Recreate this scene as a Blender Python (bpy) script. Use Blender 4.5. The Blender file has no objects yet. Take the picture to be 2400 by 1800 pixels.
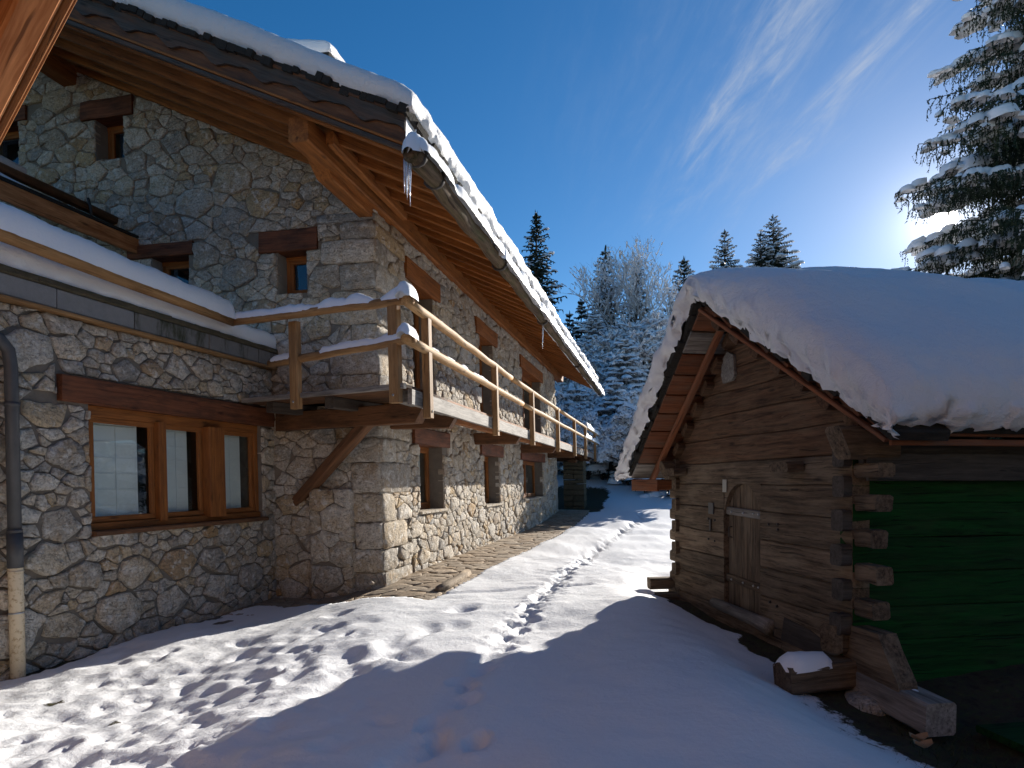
import bpy, math, random
import numpy as np
from mathutils import Vector, noise as mnoise

# ------------------------------------------------------------------ camera, sky, sun, exposure
scene = bpy.context.scene
col = scene.collection
FPX, HX, HY = 1550.0, 1200.0, 1124.0            # focal length and principal column / horizon row of the 2400 px photograph
EYE = 1.5
cd = bpy.data.cameras.new('camera'); cam = bpy.data.objects.new('camera', cd); col.objects.link(cam)
cam.location = (0, 0, EYE); cam.rotation_euler = (math.radians(90), 0, 0)
cd.sensor_width = 36; cd.lens = 36 * FPX / 2400; cd.shift_y = (HY - 900) / 2400
cd.clip_start = 0.05; cd.clip_end = 3000
scene.camera = cam
SUN = Vector((0.653, 1.0, 0.393)).normalized()
SUN_EL = math.asin(SUN.z); SUN_AZ = math.atan2(SUN.x, SUN.y)
sd = bpy.data.lights.new('sun', 'SUN'); sd.energy = 5.0; sd.angle = math.radians(0.5); sd.color = (1.0, 0.93, 0.83)
so = bpy.data.objects.new('sun', sd); col.objects.link(so); so.location = (20, 30, 20)
so.rotation_euler = SUN.to_track_quat('Z', 'Y').to_euler()
scene.view_settings.view_transform = 'Standard'; scene.view_settings.look = 'None'
scene.view_settings.gamma = 1.0; scene.view_settings.use_curve_mapping = False
scene.view_settings.exposure = 0.80
scene.cycles.use_denoising = True
scene.cycles.max_bounces = 8; scene.cycles.diffuse_bounces = 5; scene.cycles.transparent_max_bounces = 16
scene.cycles.sample_clamp_indirect = 6.0

world = bpy.data.worlds.new('World'); scene.world = world; world.use_nodes = True
wn, wl = world.node_tree.nodes, world.node_tree.links
wn.clear()
def wnode(t, **k):
    n = wn.new(t)
    for a, v in k.items(): setattr(n, a, v)
    return n
def wmath(op, a, b=None, c=None, clamp=False):
    n = wnode('ShaderNodeMath', operation=op, use_clamp=clamp)
    for i, v in enumerate((a, b, c)):
        if v is None: continue
        if isinstance(v, (int, float)): n.inputs[i].default_value = v
        else: wl.new(v, n.inputs[i])
    return n.outputs[0]
sky = wnode('ShaderNodeTexSky', sky_type='NISHITA', sun_disc=False)
sky.sun_elevation = SUN_EL; sky.sun_rotation = SUN_AZ; sky.altitude = 1500
sky.air_density = 1.0; sky.dust_density = 0.4; sky.ozone_density = 2.8
hsv = wnode('ShaderNodeHueSaturation'); hsv.inputs['Hue'].default_value = 0.5; hsv.inputs['Saturation'].default_value = 1.30; hsv.inputs['Value'].default_value = 1.0
wl.new(sky.outputs[0], hsv.inputs['Color'])
tc = wnode('ShaderNodeTexCoord')
sep = wnode('ShaderNodeSeparateXYZ'); wl.new(tc.outputs['Generated'], sep.inputs[0])
zc = wmath('MAXIMUM', sep.outputs[2], 0.03)
cx = wmath('DIVIDE', sep.outputs[0], zc); cy = wmath('DIVIDE', sep.outputs[1], zc)
# cirrus: long streaks on a high level sheet
def cirrus(sx, sy, scale, detail, off):
    cmb = wnode('ShaderNodeCombineXYZ')
    wl.new(wmath('ADD', wmath('MULTIPLY', cx, sx), wmath('MULTIPLY', cy, 0.22)), cmb.inputs[0])
    wl.new(wmath('MULTIPLY', cy, sy), cmb.inputs[1]); cmb.inputs[2].default_value = off
    nz = wnode('ShaderNodeTexNoise'); nz.inputs['Scale'].default_value = scale; nz.inputs['Detail'].default_value = detail
    nz.inputs['Roughness'].default_value = 0.62; nz.inputs['Distortion'].default_value = 0.5
    wl.new(cmb.outputs[0], nz.inputs['Vector'])
    return nz.outputs['Fac']
def smooth(v, a, b):
    n = wnode('ShaderNodeMapRange', interpolation_type='SMOOTHSTEP'); wl.new(v, n.inputs['Value'])
    n.inputs['From Min'].default_value = a; n.inputs['From Max'].default_value = b
    return n.outputs[0]
def bump1(v, c, w):
    d = wmath('DIVIDE', wmath('SUBTRACT', v, c), w)
    return wmath('POWER', 2.718, wmath('MULTIPLY', wmath('MULTIPLY', d, d), -1.0))
band = wmath('ADD', bump1(cx, 0.60, 0.075), wmath('ADD', bump1(cx, 0.86, 0.06), wmath('MULTIPLY', bump1(cx, 0.62, 0.35), 0.35)))
band = wmath('MULTIPLY', band, wmath('MULTIPLY', smooth(cy, 3.0, 1.7), smooth(cy, -1.0, 0.5)))
streak = smooth(cirrus(5.0, 0.9, 2.0, 9, 0.3), 0.33, 0.78)
fine = smooth(cirrus(18.0, 3.5, 2.0, 8, 4.1), 0.25, 0.75)
cl = wmath('MULTIPLY', wmath('MULTIPLY', streak, band), wmath('ADD', wmath('MULTIPLY', fine, 0.7), 0.3), clamp=True)
cl = wmath('MULTIPLY', cl, 0.62)
mixc = wnode('ShaderNodeMix', data_type='RGBA'); wl.new(cl, mixc.inputs['Factor'])
wl.new(hsv.outputs[0], mixc.inputs['A']); mixc.inputs['B'].default_value = (4.6, 5.0, 5.6, 1)
# the sun's own disc and aureole, where the photograph shows it
nrm = wnode('ShaderNodeVectorMath', operation='NORMALIZE'); wl.new(tc.outputs['Generated'], nrm.inputs[0])
dot = wnode('ShaderNodeVectorMath', operation='DOT_PRODUCT'); wl.new(nrm.outputs[0], dot.inputs[0]); dot.inputs[1].default_value = SUN
ang = wmath('ARCCOSINE', wmath('MINIMUM', dot.outputs['Value'], 0.999999))
disc = wmath('MULTIPLY', smooth(ang, 0.016, 0.009), 120.0)
aur = wmath('MULTIPLY', wmath('POWER', 2.718, wmath('MULTIPLY', ang, -34.0)), 13.0)
aur2 = wmath('MULTIPLY', wmath('POWER', 2.718, wmath('MULTIPLY', ang, -7.0)), .35)
glow = wmath('ADD', disc, wmath('ADD', aur, aur2))
gcol = wnode('ShaderNodeMix', data_type='RGBA', blend_type='MULTIPLY'); gcol.inputs['Factor'].default_value = 1
gcol.inputs['A'].default_value = (1.0, 0.96, 0.9, 1); wl.new(glow, gcol.inputs['B'])
addc = wnode('ShaderNodeMix', data_type='RGBA', blend_type='ADD'); addc.inputs['Factor'].default_value = 1
wl.new(mixc.outputs['Result'], addc.inputs['A']); wl.new(gcol.outputs['Result'], addc.inputs['B'])
bg = wnode('ShaderNodeBackground'); bg.inputs['Strength'].default_value = 0.071
wl.new(addc.outputs['Result'], bg.inputs['Color'])
wo = wnode('ShaderNodeOutputWorld'); wl.new(bg.outputs[0], wo.inputs['Surface'])

# ------------------------------------------------------------------ helpers
R = random.Random(7)
def U(a, b): return R.uniform(a, b)
def V(*a): return Vector(a)
def ss(a, b, x):
    t = max(0.0, min(1.0, (x - a) / (b - a))); return t * t * (3 - 2 * t)
def n1(p, s=1.0): return mnoise.noise(Vector(p) * s)

class MB:
    """collects shapes; build() links them as one mesh object"""
    def __init__(self):
        self.v = []; self.f = []; self.g = []; self.t = []; self.tint = 0.5
    def add(self, vs, fs, gs=None, tint=None):
        o = len(self.v); tint = self.tint if tint is None else tint
        self.v += [tuple(p) for p in vs]
        self.f += [tuple(i + o for i in f) for f in fs]
        self.g += [tuple(p) for p in (gs if gs is not None else vs)]
        self.t += [tint] * len(vs)
        return self
    def beam(self, p0, p1, w, h, up=(0, 0, 1), bev=0.008, seg=1, jit=0.0, tint=None, cut0=0, cut1=0):
        """bevelled rectangular timber; cut1 chamfers the underside of the far end"""
        p0 = Vector(p0); p1 = Vector(p1); ax = p1 - p0; L = ax.length; ax.normalize()
        up = Vector(up); sd_ = ax.cross(up).normalized(); up = sd_.cross(ax).normalized()
        a, b = w / 2, h / 2; e = min(bev, a * .5, b * .5)
        sec = [(-a + e, -b), (a - e, -b), (a, -b + e), (a, b - e), (a - e, b), (-a + e, b), (-a, b - e), (-a, -b + e)]
        off = (U(0, 50), U(0, 9), U(0, 9)); vs = []; gs = []
        for k in range(seg + 1):
            s = L * k / seg; c = p0 + ax * s
            jx, jz = (U(-jit, jit), U(-jit, jit)) if jit else (0, 0)
            for (x, z) in sec:
                q = 0
                if cut1 and k == seg and z < 0: q = -cut1 * (0.5 - z / h)
                if cut0 and k == 0 and z < 0: q = cut0 * (0.5 - z / h)
                xx = x * (1 + (U(-jit, jit) * 1.5 / a if jit else 0)) + jx; zz = z + jz
                vs.append(c + sd_ * xx + up * zz + ax * q); gs.append((s + off[0], x + off[1], z + off[2]))
        fs = []
        for k in range(seg):
            for i in range(8):
                j = (i + 1) % 8; fs.append((k * 8 + i, k * 8 + j, (k + 1) * 8 + j, (k + 1) * 8 + i))
        fs.append(tuple(range(7, -1, -1))); fs.append(tuple(seg * 8 + i for i in range(8)))
        return self.add(vs, fs, gs, tint)
    def log(self, pts, r, n=10, tint=None, jit=0.0, cap=True):
        """round timber or pipe through a list of points; r number or list"""
        pts = [Vector(p) for p in pts]; m = len(pts); rr = r if isinstance(r, (list, tuple)) else [r] * m
        off = (U(0, 50), U(0, 9), U(0, 9)); vs = []; gs = []; s = 0
        ref = Vector((0, 0, 1)) if abs((pts[-1] - pts[0]).normalized().z) < .9 else Vector((1, 0, 0))
        for k in range(m):
            d = (pts[min(k + 1, m - 1)] - pts[max(k - 1, 0)]).normalized()
            x = d.cross(ref).normalized(); y = x.cross(d)
            if k: s += (pts[k] - pts[k - 1]).length
            for i in range(n):
                t = 2 * math.pi * i / n; q = rr[k] * (1 + (U(-jit, jit) if jit else 0))
                vs.append(pts[k] + x * math.cos(t) * q + y * math.sin(t) * q)
                gs.append((s + off[0], math.cos(t) * rr[k] + off[1], math.sin(t) * rr[k] + off[2]))
        fs = []
        for k in range(m - 1):
            for i in range(n):
                j = (i + 1) % n; fs.append((k * n + i, k * n + j, (k + 1) * n + j, (k + 1) * n + i))
        if cap: fs.append(tuple(range(n - 1, -1, -1))); fs.append(tuple((m - 1) * n + i for i in range(n)))
        return self.add(vs, fs, gs, tint)
    def prism(self, outline, ext, axis=None, tint=None):
        """flat outline extruded by a vector; axis = grain direction"""
        o = [Vector(p) for p in outline]; e = Vector(ext); n = len(o)
        vs = o + [p + e for p in o]
        fs = [tuple(range(n - 1, -1, -1)), tuple(range(n, 2 * n))]
        for i in range(n): j = (i + 1) % n; fs.append((i, j, n + j, n + i))
        if axis is None: gs = vs
        else:
            ax = Vector(axis).normalized(); sd_ = ax.cross(e).normalized(); off = U(0, 50)
            gs = [(p.dot(ax) + off, p.dot(sd_) + off * .3, p.dot(e.normalized())) for p in vs]
        return self.add(vs, fs, gs, tint)
    def grid(self, rows, tint=None, closed=False):
        m, n = len(rows), len(rows[0]); vs = [p for r_ in rows for p in r_]; fs = []
        for i in range(m - 1):
            for j in range(n if closed else n - 1):
                k = (j + 1) % n; fs.append((i * n + j, i * n + k, (i + 1) * n + k, (i + 1) * n + j))
        return self.add(vs, fs, None, tint)
    def build(self, name, mat, parent=None, smooth=False, **props):
        org = ORG.get(parent.name, Vector((0, 0, 0))) if parent else Vector((0, 0, 0))
        me = bpy.data.meshes.new(name)
        me.from_pydata([(p[0] - org.x, p[1] - org.y, p[2] - org.z) for p in self.v], [], self.f)
        a = me.attributes.new('gco', 'FLOAT_VECTOR', 'POINT'); a.data.foreach_set('vector', np.array(self.g, dtype=np.float32).ravel())
        a = me.attributes.new('tint', 'FLOAT', 'POINT'); a.data.foreach_set('value', np.array(self.t, dtype=np.float32))
        if smooth: me.polygons.foreach_set('use_smooth', [True] * len(me.polygons))
        me.materials.append(M[mat] if isinstance(mat, str) else mat)
        me.update()
        ob = bpy.data.objects.new(name, me); col.objects.link(ob)
        if parent: ob.parent = parent; ORG[ob.name] = org
        for k, v in props.items(): ob[k] = v
        return ob
ORG = {}
def thing(name, label, cat, loc, group=None):
    o = bpy.data.objects.new(name, None); col.objects.link(o); o.location = loc; o.empty_display_size = .2
    o['label'] = label; o['category'] = cat
    if group: o['group'] = group
    ORG[o.name] = Vector(loc); return o
def tag(o, label, cat, group=None, kind=None):
    o['label'] = label; o['category'] = cat
    if group: o['group'] = group
    if kind: o['kind'] = kind
    return o

# ------------------------------------------------------------------ materials
M = {}
class NT:
    def __init__(self, name):
        self.m = bpy.data.materials.new(name); self.m.use_nodes = True; M[name] = self.m
        self.n = self.m.node_tree.nodes; self.l = self.m.node_tree.links
        self.b = self.n['Principled BSDF']
    def new(self, t, **k):
        x = self.n.new(t)
        for a, v in k.items(): setattr(x, a, v)
        return x
    def put(self, sock, v):
        if isinstance(v, bpy.types.NodeSocket): self.l.new(v, sock)
        else: sock.default_value = v
    def math(self, op, a, b=0.0, clamp=False):
        x = self.new('ShaderNodeMath', operation=op, use_clamp=clamp); self.put(x.inputs[0], a); self.put(x.inputs[1], b); return x.outputs[0]
    def attr(self, nm): return self.new('ShaderNodeAttribute', attribute_name=nm)
    def map(self, vec, sc): x = self.new('ShaderNodeMapping'); self.put(x.inputs['Vector'], vec); x.inputs['Scale'].default_value = sc; return x.outputs[0]
    def noise(self, vec, scale, detail=4, rough=.55, dist=0.0, col=False):
        x = self.new('ShaderNodeTexNoise'); self.put(x.inputs['Vector'], vec)
        x.inputs['Scale'].default_value = scale; x.inputs['Detail'].default_value = detail
        x.inputs['Roughness'].default_value = rough; x.inputs['Distortion'].default_value = dist
        return x.outputs['Color' if col else 'Fac']
    def ramp(self, fac, stops):
        x = self.new('ShaderNodeValToRGB'); self.put(x.inputs[0], fac); cr = x.color_ramp
        while len(cr.elements) < len(stops): cr.elements.new(.5)
        for e, (p, c) in zip(cr.elements, stops):
            e.position = p; e.color = (c, c, c, 1) if isinstance(c, (int, float)) else (*c, 1)
        return x.outputs[0]
    def mix(self, f, a, b, mode='MIX'):
        x = self.new('ShaderNodeMix', data_type='RGBA', blend_type=mode)
        self.put(x.inputs['Factor'], f)
        for s, v in ((x.inputs['A'], a), (x.inputs['B'], b)): self.put(s, v if isinstance(v, bpy.types.NodeSocket) else (*v, 1))
        return x.outputs['Result']
    def bump(self, h, strength=.5, dist=.01, normal=None):
        x = self.new('ShaderNodeBump'); x.inputs['Strength'].default_value = strength; x.inputs['Distance'].default_value = dist
        self.l.new(h, x.inputs['Height'])
        if normal is not None: self.l.new(normal, x.inputs['Normal'])
        return x.outputs[0]
    def out(self, colr, rough=.8, normal=None, spec=.3):
        self.put(self.b.inputs['Base Color'], colr if isinstance(colr, bpy.types.NodeSocket) else (*colr, 1))
        self.put(self.b.inputs['Roughness'], rough); self.b.inputs['Specular IOR Level'].default_value = spec
        if normal is not None: self.l.new(normal, self.b.inputs['Normal'])
        return self.m
    def obj(self): return self.new('ShaderNodeTexCoord').outputs['Object']

def wood(name, c1, c2, stain=None, stain_amt=.4, grain=10.0, rough=.7, bump=.4):
    n = NT(name); g = n.attr('gco').outputs['Vector']; t = n.attr('tint').outputs['Fac']
    warp = n.noise(n.map(g, (.8, 3, 3)), 1.6, 3)
    wv = n.new('ShaderNodeVectorMath', operation='ADD'); n.l.new(g, wv.inputs[0])
    wsc = n.new('ShaderNodeVectorMath', operation='SCALE'); n.put(wsc.inputs[0], n.noise(n.map(g, (1.2, 4, 4)), 1.5, 2, col=True)); wsc.inputs['Scale'].default_value = .06
    n.l.new(wsc.outputs[0], wv.inputs[1])
    f1 = n.noise(n.map(wv.outputs[0], (.55, grain * 1.6, grain * 1.6)), 2.2, 6, .6)
    f2 = n.noise(n.map(wv.outputs[0], (1.5, grain * 7, grain * 7)), 3.0, 3, .5)
    fac = n.math('ADD', n.math('MULTIPLY', f1, .7), n.math('MULTIPLY', f2, .3))
    c = n.mix(n.ramp(fac, [(.34, 0.0), (.66, 1.0)]), c1, c2)
    # knots
    vo = n.new('ShaderNodeTexVoronoi'); n.l.new(n.map(wv.outputs[0], (1.1, 4.2, 4.2)), vo.inputs['Vector']); vo.inputs['Scale'].default_value = 1.4
    kn = n.ramp(vo.outputs['Distance'], [(.05, 1.0), (.14, 0.0)])
    c = n.mix(n.math('MULTIPLY', kn, .75), c, tuple(x * .28 for x in c1))
    if stain is not None:
        sf = n.ramp(n.noise(n.map(g, (.9, 3.5, 3.5)), 2.0, 6, .62), [(.44, 0.0), (.66, 1.0)])
        c = n.mix(n.math('MULTIPLY', sf, stain_amt), c, stain)
    # narrow drying cracks
    cr = n.noise(n.map(wv.outputs[0], (.35, grain * 2.6, grain * 2.6)), 3.1, 2, .4)
    crk = n.ramp(cr, [(.30, 1.0), (.345, 0.0)])
    c = n.mix(n.math('MULTIPLY', crk, .7), c, tuple(x * .22 for x in c1))
    vfac = n.math('ADD', n.math('MULTIPLY', t, .75), .62)
    hv = n.new('ShaderNodeHueSaturation'); n.l.new(c, hv.inputs['Color']); n.l.new(vfac, hv.inputs['Value'])
    hgt = n.math('SUBTRACT', fac, n.math('MULTIPLY', crk, .6))
    return n.out(hv.outputs[0], rough, n.bump(hgt, bump, .012), .25)

wood('larch', (.17, .058, .014), (.40, .155, .04), (.10, .04, .015), .45, 9)
wood('larch_frame', (.19, .062, .015), (.38, .14, .035), (.12, .045, .015), .5, 10)
wood('lintel_wood', (.10, .032, .015), (.24, .088, .04), (.035, .02, .014), .7, 8)
wood('brown_beam', (.10, .046, .022), (.22, .105, .05), (.04, .024, .015), .75, 8)
wood('orange_beam', (.25, .075, .018), (.62, .29, .12), (.17, .06, .02), .45, 4)
wood('pine_rail', (.34, .19, .075), (.62, .40, .20), (.24, .13, .05), .45, 9)
wood('pine_post', (.22, .115, .045), (.40, .235, .105), (.12, .06, .025), .5, 9)
wood('grey_timber', (.13, .115, .10), (.34, .31, .275), (.06, .05, .042), .6, 10)
wood('dark_joist', (.045, .036, .030), (.12, .10, .085), (.02, .017, .014), .5, 10)
wood('barge_dark', (.030, .026, .023), (.10, .085, .07), (.15, .065, .03), .5, 9)
wood('barge_brown', (.10, .042, .02), (.22, .10, .045), (.035, .028, .024), .85, 8)
wood('shed_log', (.020, .013, .008), (.19, .13, .083), (.27, .205, .14), .45, 9, .82, .8)
wood('shed_gable', (.022, .011, .006), (.17, .088, .047), (.21, .14, .085), .4, 9, .82, .8)
wood('shed_red', (.10, .032, .014), (.24, .085, .035), (.14, .10, .07), .5, 9)
wood('shed_flare_green', (.001, .016, .002), (.006, .072, .011), (.028, .05, .018), .4, 8, .9, .9)  # green lens flare painted into the wood colour
wood('gutter_wood', (.045, .030, .020), (.19, .135, .09), (.04, .06, .012), .45, 7, .95, .9)
wood('bark', (.028, .02, .015), (.09, .065, .048), (.05, .055, .035), .4, 5, .9, .8)

n = NT('stone'); p = n.obj(); t = n.attr('tint').outputs['Fac']
base = n.ramp(t, [(0, (.36, .335, .30)), (.14, (.52, .47, .40)), (.30, (.67, .61, .525)), (.44, (.56, .475, .36)), (.56, (.45, .405, .345)),
                  (.68, (.70, .65, .57)), (.79, (.57, .42, .24)), (.87, (.36, .365, .36)), (.94, (.46, .30, .15)), (1.0, (.62, .56, .46))])
gn = n.attr('gco').outputs['Vector']
big = n.noise(gn, 5.0, 6, .62)
c = n.mix(n.ramp(big, [(.50, 0.0), (.64, .6)]), base, (.50, .365, .22), 'MIX')
sp = n.noise(p, 38.0, 5, .65)
c = n.mix(n.ramp(sp, [(.36, .5), (.54, 0.0)]), c, (.17, .15, .125))
c = n.mix(n.ramp(n.noise(gn, 9.0, 5, .7), [(.52, 0.0), (.66, .8)]), c, (.75, .725, .68))
c = n.mix(n.ramp(n.noise(p, 3.1, 5, .6), [(.60, 0.0), (.74, .35)]), c, (.18, .155, .13))
streak = n.noise(n.map(gn, (14, 4, 14)), 1.5, 5, .6, 1.0)
hgt = n.math('ADD', n.math('MULTIPLY', sp, .35), n.math('ADD', n.math('MULTIPLY', n.noise(p, 11.0, 6, .62), .9), n.math('MULTIPLY', streak, .45)))
crk = n.noise(n.map(gn, (3, 9, 3)), 2.2, 3, .5, 1.5); ck = n.ramp(crk, [(.485, 0.0), (.5, 1.0), (.515, 0.0)])
c = n.mix(n.math('MULTIPLY', ck, .55), c, (.10, .085, .07))
hgt = n.math('SUBTRACT', hgt, n.math('MULTIPLY', ck, .25))
n.out(c, .9, n.bump(hgt, 1.0, .045), .2)

n = NT('mortar'); p = n.obj(); sp = n.noise(p, 30, 6, .7)
n.out(n.mix(n.noise(p, 6, 4), (.13, .11, .09), (.27, .235, .195)), .95, n.bump(sp, .8, .02), .1)
n = NT('render_grey'); p = n.obj()
n.out(n.mix(n.noise(p, 5, 6, .65), (.20, .20, .19), (.38, .365, .34)), .92, n.bump(n.noise(p, 22, 5, .7), .6, .015), .1)
n = NT('concrete'); p = n.obj(); t = n.attr('tint').outputs['Fac']
c = n.mix(n.noise(p, 14, 8, .7), (.17, .175, .18), (.30, .305, .31))
c = n.mix(n.math('MULTIPLY', t, .5), c, (.13, .115, .10))
moss = n.ramp(n.noise(n.map(p, (1, 1, .35)), 4.5, 6, .65), [(.50, 0.0), (.63, 1.0)])
c = n.mix(n.math('MULTIPLY', moss, n.ramp(t, [(.45, .05), (.7, .9)])), c, (.035, .040, .018))
n.out(c, .9, n.bump(n.noise(p, 45, 6, .7), .5, .01), .2)
n = NT('moss_shade_stone'); p = n.obj()
c = n.mix(n.noise(p, 9, 7, .7), (.045, .045, .022), (.17, .145, .11))
n.out(c, .95, n.bump(n.noise(p, 40, 6, .75), 1.0, .03), .1)
n = NT('shingle'); p = n.obj(); g = n.attr('gco').outputs['Vector']
n.out(n.mix(n.noise(n.map(g, (1, 8, 8)), 6, 5, .7), (.012, .011, .010), (.06, .055, .048)), .95, n.bump(n.noise(p, 30, 5, .7), .9, .02), .15)

n = NT('snow'); p = n.obj()
f1 = n.noise(p, 160, 3, .6); f2 = n.noise(p, 28, 5, .6)
hh = n.math('ADD', n.math('MULTIPLY', f1, .35), n.math('MULTIPLY', f2, .8))
n.out((.86, .875, .90), .55, n.bump(hh, .5, .016), .35)
n = NT('snow_soft'); p = n.obj()
f2 = n.noise(p, 9, 8, .68, .4); f3 = n.noise(p, 120, 3, .6)
n.out((.86, .875, .90), .6, n.bump(n.math('ADD', f2, n.math('MULTIPLY', f3, .4)), .7, .055), .3)
n = NT('snow_rough'); p = n.obj()
f2 = n.noise(p, 14, 7, .7); f3 = n.noise(p, 60, 4, .65)
n.out((.86, .875, .90), .6, n.bump(n.math('ADD', f2, n.math('MULTIPLY', f3, .5)), .8, .05), .3)

n = NT('ground'); p = n.obj(); bare = n.attr('tint').outputs['Fac']
f1 = n.noise(p, 170, 3, .6); f2 = n.noise(p, 22, 5, .6)
hs = n.math('ADD', n.math('MULTIPLY', f1, .35), n.math('MULTIPLY', f2, .9))
e1 = n.noise(p, 13, 8, .7)
earth = n.ramp(e1, [(.3, (.025, .018, .011)), (.48, (.06, .045, .028)), (.6, (.055, .058, .022)), (.75, (.13, .10, .06))])
bm = n.math('ADD', bare, n.math('MULTIPLY', n.math('SUBTRACT', n.noise(p, 9, 6, .7), .5), .9))
bm = n.ramp(bm, [(.46, 0.0), (.56, 1.0)])
c = n.mix(bm, (.86, .875, .90), earth)
bn = n.bump(n.math('ADD', hs, n.math('MULTIPLY', bm, n.math('MULTIPLY', e1, 3.0))), .55, .02)
n.out(c, n.math('ADD', .55, n.math('MULTIPLY', bm, .4)), bn, .3)

n = NT('ice'); n.b.inputs['Base Color'].default_value = (.92, .95, 1, 1); n.b.inputs['Roughness'].default_value = .08
n.b.inputs['Transmission Weight'].default_value = .75; n.b.inputs['IOR'].default_value = 1.31
n = NT('white_metal'); p = n.obj(); n.out(n.mix(n.noise(p, 3, 4), (.62, .64, .65), (.75, .76, .77)), .35, None, .5)
n = NT('iron'); p = n.obj(); n.out(n.mix(n.noise(p, 20, 5), (.018, .017, .017), (.06, .05, .045)), .55, n.bump(n.noise(p, 60, 4), .4, .004), .5)
n = NT('steel'); n.out((.42, .43, .44), .3, None, .5); n.b.inputs['Metallic'].default_value = .8
n = NT('zinc_pipe'); p = n.obj(); n.out(n.mix(n.noise(p, 8, 6, .65), (.035, .037, .042), (.085, .088, .095)), .5, n.bump(n.noise(p, 25, 4), .15, .004), .5)
n = NT('cream_pipe'); p = n.obj()
c = n.mix(n.noise(p, 5, 5), (.52, .43, .30), (.66, .57, .42)); c = n.mix(n.ramp(n.noise(p, 26, 6, .7), [(.52, 0.0), (.66, .8)]), c, (.28, .19, .10))
n.out(c, .55, n.bump(n.noise(p, 40, 4), .15, .004), .4)
n = NT('blind'); p = n.obj(); n.out(n.mix(n.noise(p, 90, 3), (.66, .67, .66), (.76, .77, .76)), .9)
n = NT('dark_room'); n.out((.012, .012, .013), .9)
n = NT('glass'); b = n.b
gl = n.new('ShaderNodeBsdfGlossy'); gl.inputs['Roughness'].default_value = .02; gl.inputs['Color'].default_value = (.9, .95, 1, 1)
tr = n.new('ShaderNodeBsdfTransparent'); tr.inputs['Color'].default_value = (.95, .98, .97, 1)
fr = n.new('ShaderNodeLayerWeight'); fr.inputs['Blend'].default_value = .5
mx = n.new('ShaderNodeMixShader'); n.l.new(n.math('ADD', n.math('MULTIPLY', n.math('POWER', fr.outputs['Facing'], 4.0), .8), .035, True), mx.inputs[0]); n.l.new(tr.outputs[0], mx.inputs[1]); n.l.new(gl.outputs[0], mx.inputs[2])
n.l.new(mx.outputs[0], n.n['Material Output'].inputs['Surface'])

def needles(name, c1, c2, trans=.15):
    n = NT(name); p = n.obj(); t = n.attr('tint').outputs['Fac']
    c = n.mix(t, c1, c2); c = n.mix(n.noise(p, 1.2, 3), c, tuple(x * .55 for x in c1))
    n.out(c, .6, None, .35)
needles('spruce_needles', (.012, .026, .012), (.045, .075, .028))
needles('spruce_frost', (.16, .18, .19), (.58, .61, .65))
needles('spruce_far', (.014, .028, .018), (.038, .062, .036))
n = NT('birch_bark'); p = n.obj(); n.out(n.mix(n.noise(p, 3, 5), (.16, .13, .11), (.42, .37, .33)), .85)
n = NT('twig_dark'); n.out((.035, .028, .024), .9)
n = NT('dry_leaf'); p = n.obj(); n.out(n.mix(n.noise(p, 20, 4), (.30, .16, .075), (.45, .28, .15)), .7)
n = NT('moss_ground'); p = n.obj(); n.out(n.mix(n.noise(p, 18, 5, .7), (.012, .022, .008), (.06, .065, .025)), .95)

n = NT('flagstone'); p = n.obj(); t = n.attr('tint').outputs['Fac']
base = n.ramp(t, [(0, (.30, .23, .16)), (.3, (.40, .30, .20)), (.6, (.35, .29, .22)), (1, (.46, .37, .27))])
c = n.mix(n.ramp(n.noise(p, 14, 7, .7), [(.4, .7), (.62, 0.0)]), base, (.16, .12, .085))
n.out(c, .85, n.bump(n.noise(p, 30, 6, .7), .6, .02), .25)

# ------------------------------------------------------------------ frames: chalet (a along the long facade, b outwards from it), annex, shed
TH = math.atan(360 / FPX)
D2 = Vector((math.sin(TH), math.cos(TH), 0)); N2 = Vector((math.cos(TH), -math.sin(TH), 0)); C0 = Vector((-1.962, 9.77, 0))
LEAN = .0265
def W(a, b, z): return C0 + D2 * a + N2 * (b - LEAN * (z - 1.5)) + Vector((0, 0, z))
A0 = Vector((-3.67, 10.17, 0)); AT = Vector((-.267, -.964, 0)).normalized(); AN = Vector((.964, -.267, 0)).normalized()
def WA(t, h, z): return A0 + AT * t + AN * (h - .03 * (z - 1.5)) + Vector((0, 0, z))
def ab(x, y): d = Vector((x, y, 0)) - C0; return d.dot(D2), d.dot(N2)
def th(x, y): d = Vector((x, y, 0)) - A0; return d.dot(AT), d.dot(AN)
SR = Vector((2.73, 5.3, 0)); SW = Vector((-.163, .986, 0)).normalized(); SE = Vector((.986, .163, 0)).normalized()
def WS(p_, q_, z): return SR + SW * p_ + SE * q_ + Vector((0, 0, z))     # p along the gable front, q into the shed
def gpt(px, py, z=0.0):
    Y = (EYE - z) * FPX / (py - HY); return ((px - HX) / FPX * Y, Y)
def ray_gable(px, py):
    d = Vector(((px - HX) / FPX, 1, (HY - py) / FPX)); o = Vector((0, 0, EYE))
    k = (C0 - o).dot(D2) / d.dot(D2); P_ = o + d * k; return (P_ - C0).dot(N2) + LEAN * (P_.z - 1.5), P_.z

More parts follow.
